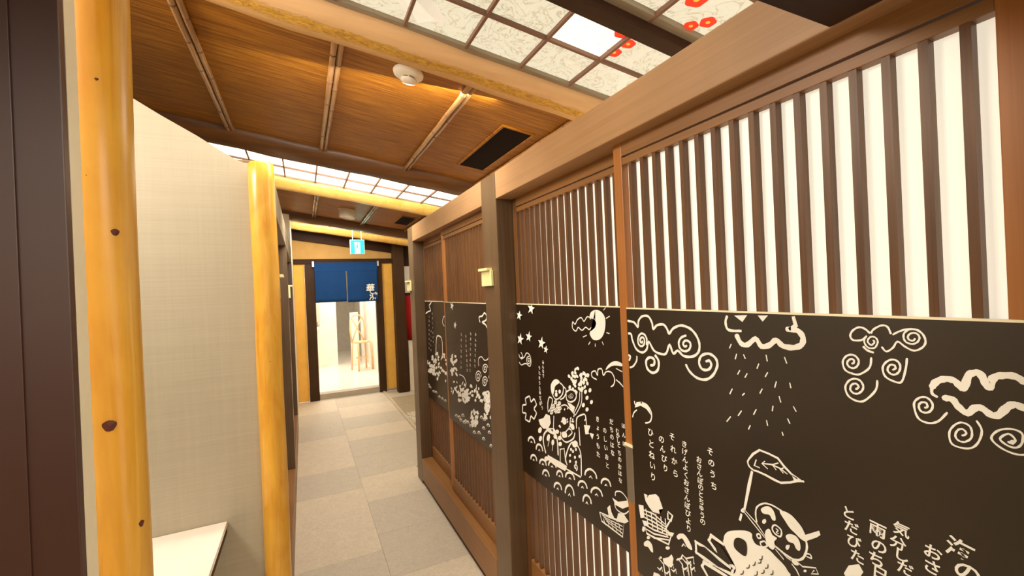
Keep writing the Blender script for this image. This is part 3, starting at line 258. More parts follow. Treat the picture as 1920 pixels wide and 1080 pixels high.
  F=[(0,[(1736,1400),(1734,1384),(1714,1381),(1734,1373),(1734,1357),(1748,1368),(1768,1361),(1757,1376),(1769,1388),(1748,1386)]),(0,[(1620,1437),(1618,1419),(1596,1415),(1617,1406),(1617,1387),(1633,1400),(1656,1392),(1643,1409),(1658,1424),(1634,1421)]),(0,[(1735,1299),(1733,1280),(1710,1278),(1732,1267),(1732,1249),(1749,1260),(1773,1251),(1760,1269),(1775,1283),(1750,1282)]),(0,[(1653,1314),(1651,1297),(1631,1295),(1650,1286),(1650,1269),(1664,1279),(1685,1271),(1674,1287),(1687,1299),(1665,1298)]),(0,[(1544,1300),(1542,1281),(1520,1278),(1541,1268),(1541,1249),(1556,1261),(1579,1251),(1566,1270),(1580,1283),(1557,1282)]),(0,[(1513,1267),(1512,1255),(1499,1254),(1512,1247),(1512,1235),(1521,1243),(1535,1237),(1527,1248),(1536,1257),(1522,1256)]),(1,[(1212,1398),(1202,1410),(1180,1417),(1155,1414),(1135,1400),(1129,1380),(1135,1352),(1150,1330),(1174,1318),(1200,1318),(1216,1333),(1212,1344),(1189,1356),(1179,1372),(1186,1385),(1210,1389)]),(1,[(1139,1225),(1126,1242),(1101,1257),(1075,1261),(1056,1256),(1056,1249),(1087,1247),(1110,1241)]),(1,[(1286,1152),(1289,1146),(1296,1144),(1301,1149),(1298,1155),(1290,1157)]),(1,[(1277,1158),(1281,1152),(1288,1150),(1292,1155),(1289,1162),(1282,1163)]),(1,[(1234,1193),(1240,1187),(1247,1187),(1247,1193),(1241,1199),(1234,1199)]),(1,[(1280,1136),(1282,1130),(1289,1127),(1295,1131),(1293,1138),(1286,1140)]),(1,[(1277,1156),(1278,1150),(1286,1147),(1292,1151),(1291,1157),(1283,1160)]),(1,[(1231,1191),(1238,1185),(1244,1186),(1244,1192),(1238,1198),(1231,1197)]),(1,[(1276,1187),(1278,1180),(1285,1178),(1291,1183),(1288,1189),(1281,1191)]),(1,[(1327,1185),(1335,1179),(1342,1179),(1342,1186),(1334,1192),(1327,1191)]),(1,[(1271,1177),(1277,1170),(1284,1170),(1286,1175),(1281,1182),(1273,1182)]),(1,[(1308,1191),(1309,1185),(1316,1183),(1323,1186),(1322,1193),(1315,1195)]),(1,[(1308,1158),(1317,1152),(1323,1153),(1322,1159),(1313,1165),(1307,1165)]),(1,[(1252,1197),(1254,1190),(1261,1188),(1266,1193),(1264,1199),(1257,1201)]),(1,[(1243,1189),(1251,1184),(1257,1184),(1256,1190),(1249,1196),(1242,1196)]),(1,[(1257,1197),(1260,1190),(1267,1189),(1271,1194),(1268,1200),(1261,1202)]),(1,[(1323,1178),(1324,1172),(1331,1169),(1338,1173),(1338,1179),(1330,1182)]),(1,[(1312,1125),(1311,1119),(1318,1116),(1326,1119),(1326,1125),(1319,1128)]),(1,[(1237,1166),(1238,1159),(1245,1157),(1251,1161),(1249,1168),(1242,1170)]),(1,[(1334,1165),(1336,1158),(1344,1156),(1349,1161),(1347,1168),(1339,1170)]),(1,[(1257,1172),(1260,1165),(1267,1164),(1271,1169),(1268,1175),(1261,1177)]),(1,[(1273,1136),(1275,1129),(1282,1127),(1288,1131),(1286,1138),(1279,1140)]),(1,[(1327,1129),(1329,1122),(1337,1120),(1342,1124),(1340,1131),(1332,1133)]),(1,[(1349,1172),(1349,1166),(1357,1163),(1364,1166),(1365,1173),(1357,1176)]),(1,[(1258,1162),(1264,1156),(1271,1156),(1271,1162),(1265,1168),(1258,1168)]),(1,[(1311,1177),(1314,1170),(1321,1168),(1326,1173),(1324,1180),(1316,1181)]),(1,[(1269,1144),(1268,1138),(1275,1135),(1282,1138),(1283,1144),(1276,1147)]),(1,[(1306,1201),(1315,1195),(1321,1196),(1319,1202),(1311,1208),(1304,1207)]),(1,[(1291,1210),(1290,1204),(1296,1201),(1304,1204),(1305,1210),(1298,1213)]),(1,[(1307,1118),(1314,1112),(1321,1112),(1321,1118),(1314,1124),(1307,1125)]),(1,[(1347,1131),(1353,1124),(1361,1123),(1363,1129),(1357,1136),(1349,1137)]),(1,[(1270,1192),(1271,1185),(1278,1183),(1284,1187),(1283,1193),(1276,1195)]),(1,[(1311,1156),(1314,1150),(1322,1148),(1327,1153),(1324,1159),(1316,1161)]),(1,[(1249,1180),(1248,1174),(1254,1171),(1262,1174),(1263,1180),(1257,1183)]),(1,[(1261,1164),(1267,1158),(1274,1158),(1274,1164),(1268,1170),(1261,1170)]),(1,[(1313,1145),(1313,1138),(1320,1135),(1327,1139),(1328,1145),(1320,1148)]),(1,[(1243,1178),(1244,1172),(1251,1169),(1257,1173),(1256,1179),(1249,1182)]),(1,[(1272,1166),(1273,1160),(1280,1157),(1286,1161),(1286,1167),(1279,1170)]),(1,[(1298,1181),(1297,1175),(1304,1172),(1312,1175),(1313,1181),(1306,1184)]),(1,[(1323,1156),(1332,1150),(1339,1151),(1336,1158),(1327,1164),(1321,1163)]),(1,[(1253,1149),(1260,1142),(1267,1142),(1267,1148),(1260,1154),(1254,1155)]),(1,[(1348,1131),(1353,1124),(1361,1122),(1364,1128),(1360,1134),(1352,1136)]),(1,[(1287,1139),(1286,1133),(1293,1130),(1301,1133),(1302,1139),(1295,1142)]),(1,[(1319,1148),(1327,1142),(1334,1142),(1333,1149),(1325,1155),(1318,1154)]),(1,[(1240,1115),(1247,1107),(1256,1106),(1258,1113),(1250,1120),(1242,1121)]),(1,[(1216,1105),(1223,1097),(1231,1097),(1232,1103),(1226,1110),(1217,1111)]),(1,[(1264,1084),(1272,1076),(1280,1075),(1282,1082),(1275,1090),(1266,1091)]),(1,[(1221,1144),(1228,1136),(1237,1136),(1238,1142),(1231,1150),(1223,1150)]),(1,[(1243,1073),(1251,1066),(1259,1065),(1261,1071),(1254,1079),(1245,1080)]),(1,[(1248,1133),(1255,1126),(1263,1125),(1265,1132),(1258,1139),(1249,1140)]),(1,[(1490,1086),(1492,1112),(1471,1135),(1445,1144),(1424,1136),(1458,1115),(1467,1094),(1480,1076)]),(1,[(1443,1085),(1446,1079),(1452,1075),(1459,1075),(1464,1078),(1463,1084),(1458,1090),(1451,1092),(1445,1090)]),(1,[(1418,1101),(1421,1096),(1426,1093),(1432,1092),(1435,1096),(1435,1101),(1431,1106),(1425,1108),(1420,1106)]),(1,[(1445,1098),(1447,1094),(1452,1092),(1456,1091),(1460,1094),(1459,1097),(1456,1101),(1451,1102),(1446,1101)]),(0,[(1378,1071),(1352,1070),(1326,1064),(1338,1040),(1359,1053)]),(1,[(1353,1017),(1357,1013),(1361,1013),(1361,1016),(1357,1020),(1354,1021)]),(1,[(1458,1011),(1462,1007),(1466,1007),(1467,1010),(1463,1014),(1459,1015)]),(1,[(1429,1022),(1432,1018),(1437,1017),(1437,1021),(1433,1025),(1429,1026)]),(1,[(1435,967),(1438,963),(1443,962),(1443,966),(1439,970),(1435,971)]),(1,[(1441,1032),(1445,1028),(1449,1027),(1450,1031),(1446,1035),(1442,1036)]),(1,[(1341,1015),(1345,1011),(1349,1011),(1349,1014),(1346,1018),(1342,1019)]),(1,[(1333,1030),(1336,1026),(1340,1025),(1340,1029),(1337,1033),(1333,1033)]),(1,[(1345,1007),(1349,1003),(1353,1003),(1353,1006),(1350,1010),(1346,1011)]),(1,[(1360,997),(1363,993),(1367,992),(1368,996),(1364,1000),(1360,1000)]),(1,[(1394,1039),(1398,1035),(1402,1035),(1402,1038),(1398,1043),(1394,1043)]),(1,[(1437,966),(1441,962),(1445,961),(1446,965),(1442,969),(1438,970)]),(1,[(1347,986),(1351,982),(1355,981),(1355,985),(1351,989),(1348,990)]),(1,[(1419,988),(1422,984),(1427,984),(1427,987),(1423,991),(1419,992)]),(1,[(1358,1005),(1362,1001),(1365,1000),(1366,1004),(1362,1008),(1358,1009)]),(1,[(1355,1015),(1359,1011),(1363,1010),(1363,1014),(1360,1018),(1356,1018)]),(1,[(1377,997),(1380,993),(1384,992),(1385,996),(1381,1000),(1377,1000)]),(1,[(1430,964),(1434,960),(1438,959),(1438,963),(1434,967),(1430,968)]),(1,[(1335,1055),(1338,1051),(1342,1050),(1343,1054),(1339,1058),(1335,1058)]),(1,[(1339,986),(1342,981),(1346,981),(1346,984),(1343,988),(1339,989)]),(1,[(1371,1049),(1375,1045),(1379,1044),(1379,1048),(1375,1052),(1371,1052)]),(1,[(1342,1049),(1346,1045),(1350,1044),(1350,1048),(1347,1052),(1343,1052)]),(1,[(1337,1009),(1340,1005),(1344,1004),(1345,1007),(1341,1011),(1337,1012)]),(1,[(1453,1020),(1457,1015),(1462,1015),(1462,1018),(1458,1023),(1454,1023)]),(1,[(1379,1006),(1382,1001),(1386,1001),(1387,1004),(1383,1009),(1379,1009)]),(1,[(1367,981),(1370,977),(1374,976),(1374,979),(1371,984),(1367,984)]),(1,[(1430,1038),(1434,1034),(1438,1034),(1439,1037),(1435,1041),(1431,1042)]),(0,[(1606,948),(1563,966),(1541,988),(1510,988),(1505,961),(1527,932),(1567,921),(1595,930)]),(1,[(1543,928),(1480,945),(1474,923),(1520,918)]),(1,[(1583,909),(1590,900),(1601,894),(1610,893),(1614,899),(1610,909),(1600,917),(1589,921),(1582,918)]),(1,[(1583,875),(1590,866),(1600,860),(1608,860),(1611,865),(1607,874),(1598,882),(1588,885),(1583,882)]),(1,[(1517,898),(1525,887),(1534,881),(1542,881),(1544,888),(1539,899),(1530,908),(1521,911),(1516,907)]),(1,[(1485,888),(1490,880),(1497,874),(1504,874),(1507,879),(1505,888),(1499,895),(1491,899),(1486,896)]),(1,[(1417,1003),(1396,1008),(1388,992),(1405,980),(1419,987)]),(1,[(1368,990),(1344,999),(1336,984),(1352,976)]),(1,[(1426,944),(1397,956),(1388,940),(1417,928)]),(1,[(1445,943),(1449,936),(1457,931),(1466,930),(1471,933),(1471,939),(1464,945),(1455,948),(1448,947)]),(1,[(1429,923),(1432,917),(1440,911),(1449,910),(1455,913),(1454,918),(1448,925),(1439,928),(1431,927)]),(1,[(1427,901),(1431,894),(1439,889),(1447,887),(1453,890),(1452,896),(1446,902),(1437,906),(1430,905)]),(1,[(1461,919),(1465,913),(1473,907),(1482,906),(1488,909),(1488,915),(1481,921),(1472,924),(1464,924)]),(1,[(1319,934),(1324,924),(1335,916),(1347,914),(1355,918),(1354,927),(1345,936),(1333,942),(1322,940)]),(1,[(1367,877),(1369,873),(1373,870),(1377,869),(1380,871),(1380,875),(1376,879),(1372,881),(1368,881)]),(1,[(1368,855),(1370,851),(1375,847),(1379,846),(1382,848),(1381,853),(1378,857),(1374,859),(1370,858)]),(1,[(1334,881),(1336,877),(1340,873),(1344,872),(1347,875),(1347,879),(1344,883),(1339,885),(1336,884)]),(1,[(1329,865),(1331,860),(1335,857),(1339,856),(1342,858),(1342,862),(1339,866),(1334,869),(1330,868)]),(1,[(1305,894),(1307,890),(1311,886),(1315,886),(1318,888),(1317,892),(1314,896),(1310,898),(1307,897)]),(1,[(1346,899),(1347,894),(1352,891),(1356,890),(1359,892),(1358,897),(1355,901),(1351,903),(1347,902)]),(1,[(1358,902),(1360,897),(1364,894),(1369,893),(1371,896),(1371,900),(1368,904),(1363,906),(1360,905)]),(1,[(1326,912),(1327,908),(1331,905),(1336,904),(1338,906),(1338,910),(1335,914),(1330,916),(1327,915)]),(0,[(1540,823),(1439,827),(1397,827),(1413,803),(1492,798),(1546,803)]),(1,[(1537,808),(1542,800),(1552,793),(1563,791),(1569,794),(1569,801),(1561,809),(1550,814),(1541,813)]),(0,[(1275,1013),(1237,1021),(1250,995),(1219,997),(1229,976),(1242,991),(1269,982)]),(0,[(1134,818),(1105,817),(1058,841),(1055,824),(1085,804),(1120,801)]),(0,[(1163,773),(1147,789),(1141,768),(1127,755),(1157,751)]),(0,[(1107,781),(1082,790),(1059,777),(1074,764),(1120,749)])],
  C=[('み',1546,1195,16,0),('ん',1548,1177,16,0),('な',1549,1159,16,0),('で',1550,1140,16,0),('う',1580,1168,16,0),('た',1581,1147,16,0),('を',1582,1126,16,0),('う',1583,1105,16,0),('た',1584,1084,16,0),('っ',1585,1062,16,0),('て',1586,1041,17,0),('る',1587,1020,17,0),('お',1583,1067,16,0),('ど',1580,1046,16,0),('ろ',1576,1026,16,0),('う',1572,1005,16,0),('き',1194,1054,19,0),('ょ',1195,1024,19,0),('う',1197,995,19,0),('も',1198,965,20,0),('た',1199,936,20,0),('の',1158,1026,19,0),('し',1156,998,19,0),('い',1155,970,19,0),('お',1153,942,19,0),('と',1151,915,19,0),('だ',1121,1064,19,0),('ち',1122,1039,19,0),('の',1122,1015,19,0),('は',1122,990,19,0),('な',1122,965,19,0),('む',1093,1042,17,0),('か',1092,1028,17,0),('し',1090,1014,17,0),('と',1089,1000,17,0),('ち',1088,976,17,0),('の',1088,955,17,0),('お',1089,933,17,0),('は',1089,912,17,0),('な',1089,890,17,0),('ほ',1063,1066,16,0),('ん',1063,1038,16,0),('に',1063,1011,16,0)]),
 'FR': dict(
  S=[(8.6,1,0,[(2137,1329),(2149,1355),(2103,1364),(2071,1380),(2044,1367),(2056,1344),(2107,1331),(2065,1322),(2042,1305)]),(5.5,1,0,[(2186,1094),(2182,1133),(2138,1149),(2100,1136),(2060,1144),(2039,1161)]),(5.7,1,0,[(2194,1035),(2194,1032),(2199,1027),(2207,1025),(2214,1028),(2216,1036),(2208,1045),(2194,1051),(2180,1049),(2173,1039),(2179,1025),(2197,1013),(2219,1010),(2235,1020),(2235,1038),(2217,1057),(2189,1066),(2163,1061),(2153,1042)]),(6.0,1,0,[(2093,1090),(2097,1087),(2102,1087),(2107,1090),(2105,1096),(2097,1102),(2085,1104),(2076,1099),(2075,1090),(2085,1079),(2103,1073),(2120,1077),(2126,1089),(2118,1104),(2096,1115),(2071,1116),(2056,1104)]),(5.5,1,0,[(2102,1024),(2102,1021),(2106,1017),(2113,1016),(2119,1018),(2120,1025),(2114,1033),(2102,1038),(2090,1036),(2085,1027),(2090,1015),(2105,1005),(2123,1002),(2137,1011),(2137,1027),(2122,1043),(2098,1051),(2076,1047),(2067,1030)]),(5.8,1,0,[(2231,986),(2237,939),(2207,922)]),(6.2,1,0,[(2518,995),(2440,995),(2400,964),(2423,935)]),(7.9,1,0,[(2637,714),(2632,722),(2622,728),(2609,732),(2596,732),(2588,728),(2585,722)]),(4.8,0,0,[(2619,715),(2610,719),(2605,716)]),(7.8,1,0,[(2580,719),(2576,727),(2566,733),(2553,737),(2541,737),(2533,733),(2530,727)]),(4.7,0,0,[(2563,720),(2555,724),(2549,721)]),(7.6,1,0,[(2509,748),(2505,755),(2496,761),(2484,765),(2472,765),(2464,761),(2462,755)]),(4.6,0,0,[(2493,748),(2485,753),(2480,750)]),(7.7,1,0,[(2549,710),(2545,717),(2535,723),(2522,727),(2511,727),(2502,723),(2500,717)]),(4.6,0,0,[(2532,710),(2524,715),(2519,712)]),(7.5,1,0,[(2461,726),(2457,733),(2448,739),(2436,743),(2425,743),(2417,739),(2415,733)]),(4.5,0,0,[(2445,727),(2437,731),(2432,728)]),(7.6,1,0,[(2488,712),(2484,719),(2475,726),(2463,729),(2451,729),(2444,726),(2441,720)]),(4.5,0,0,[(2472,713),(2464,717),(2459,714)]),(7.3,1,0,[(2375,721),(2372,728),(2363,734),(2352,737),(2342,737),(2334,734),(2332,728)]),(4.4,0,0,[(2360,721),(2354,726),(2349,723)]),(7.1,1,0,[(2320,700),(2316,706),(2308,712),(2297,716),(2287,716),(2280,713),(2278,707)]),(4.3,0,0,[(2305,700),(2299,704),(2294,702)]),(6.9,1,0,[(2244,718),(2241,725),(2233,731),(2223,734),(2214,734),(2207,731),(2205,725)]),(4.2,0,0,[(2231,719),(2224,723),(2220,720)]),(6.7,1,0,[(2172,764),(2168,770),(2161,775),(2152,778),(2142,778),(2136,775),(2134,770)]),(4.0,0,0,[(2159,764),(2153,768),(2149,765)]),(6.6,1,0,[(2104,797),(2101,803),(2094,808),(2085,811),(2076,811),(2070,808),(2069,802)]),(3.9,0,0,[(2092,797),(2086,801),(2082,798)]),(6.7,1,0,[(2155,813),(2152,820),(2145,825),(2136,828),(2127,827),(2121,824),(2119,819)]),(4.0,0,0,[(2143,813),(2137,817),(2133,814)]),(6.7,1,0,[(2178,705),(2175,711),(2168,717),(2158,720),(2149,720),(2143,717),(2141,712)]),(4.0,0,0,[(2166,705),(2160,709),(2155,707)]),(6.5,1,0,[(2092,763),(2089,769),(2082,774),(2073,777),(2065,777),(2059,774),(2057,769)]),(3.9,0,0,[(2080,763),(2075,767),(2071,765)]),(6.5,1,0,[(2077,698),(2074,704),(2067,710),(2058,713),(2050,713),(2044,710),(2042,705)]),(3.9,0,0,[(2065,699),(2059,703),(2055,700)]),(6.8,1,0,[(2197,815),(2193,821),(2186,826),(2176,829),(2167,829),(2161,825),(2159,820)]),(4.1,0,0,[(2183,815),(2177,818),(2173,815)]),(7.4,1,0,[(2423,729),(2419,736),(2410,742),(2399,746),(2388,746),(2380,742),(2378,736)]),(4.4,0,0,[(2407,730),(2400,734),(2395,731)])],
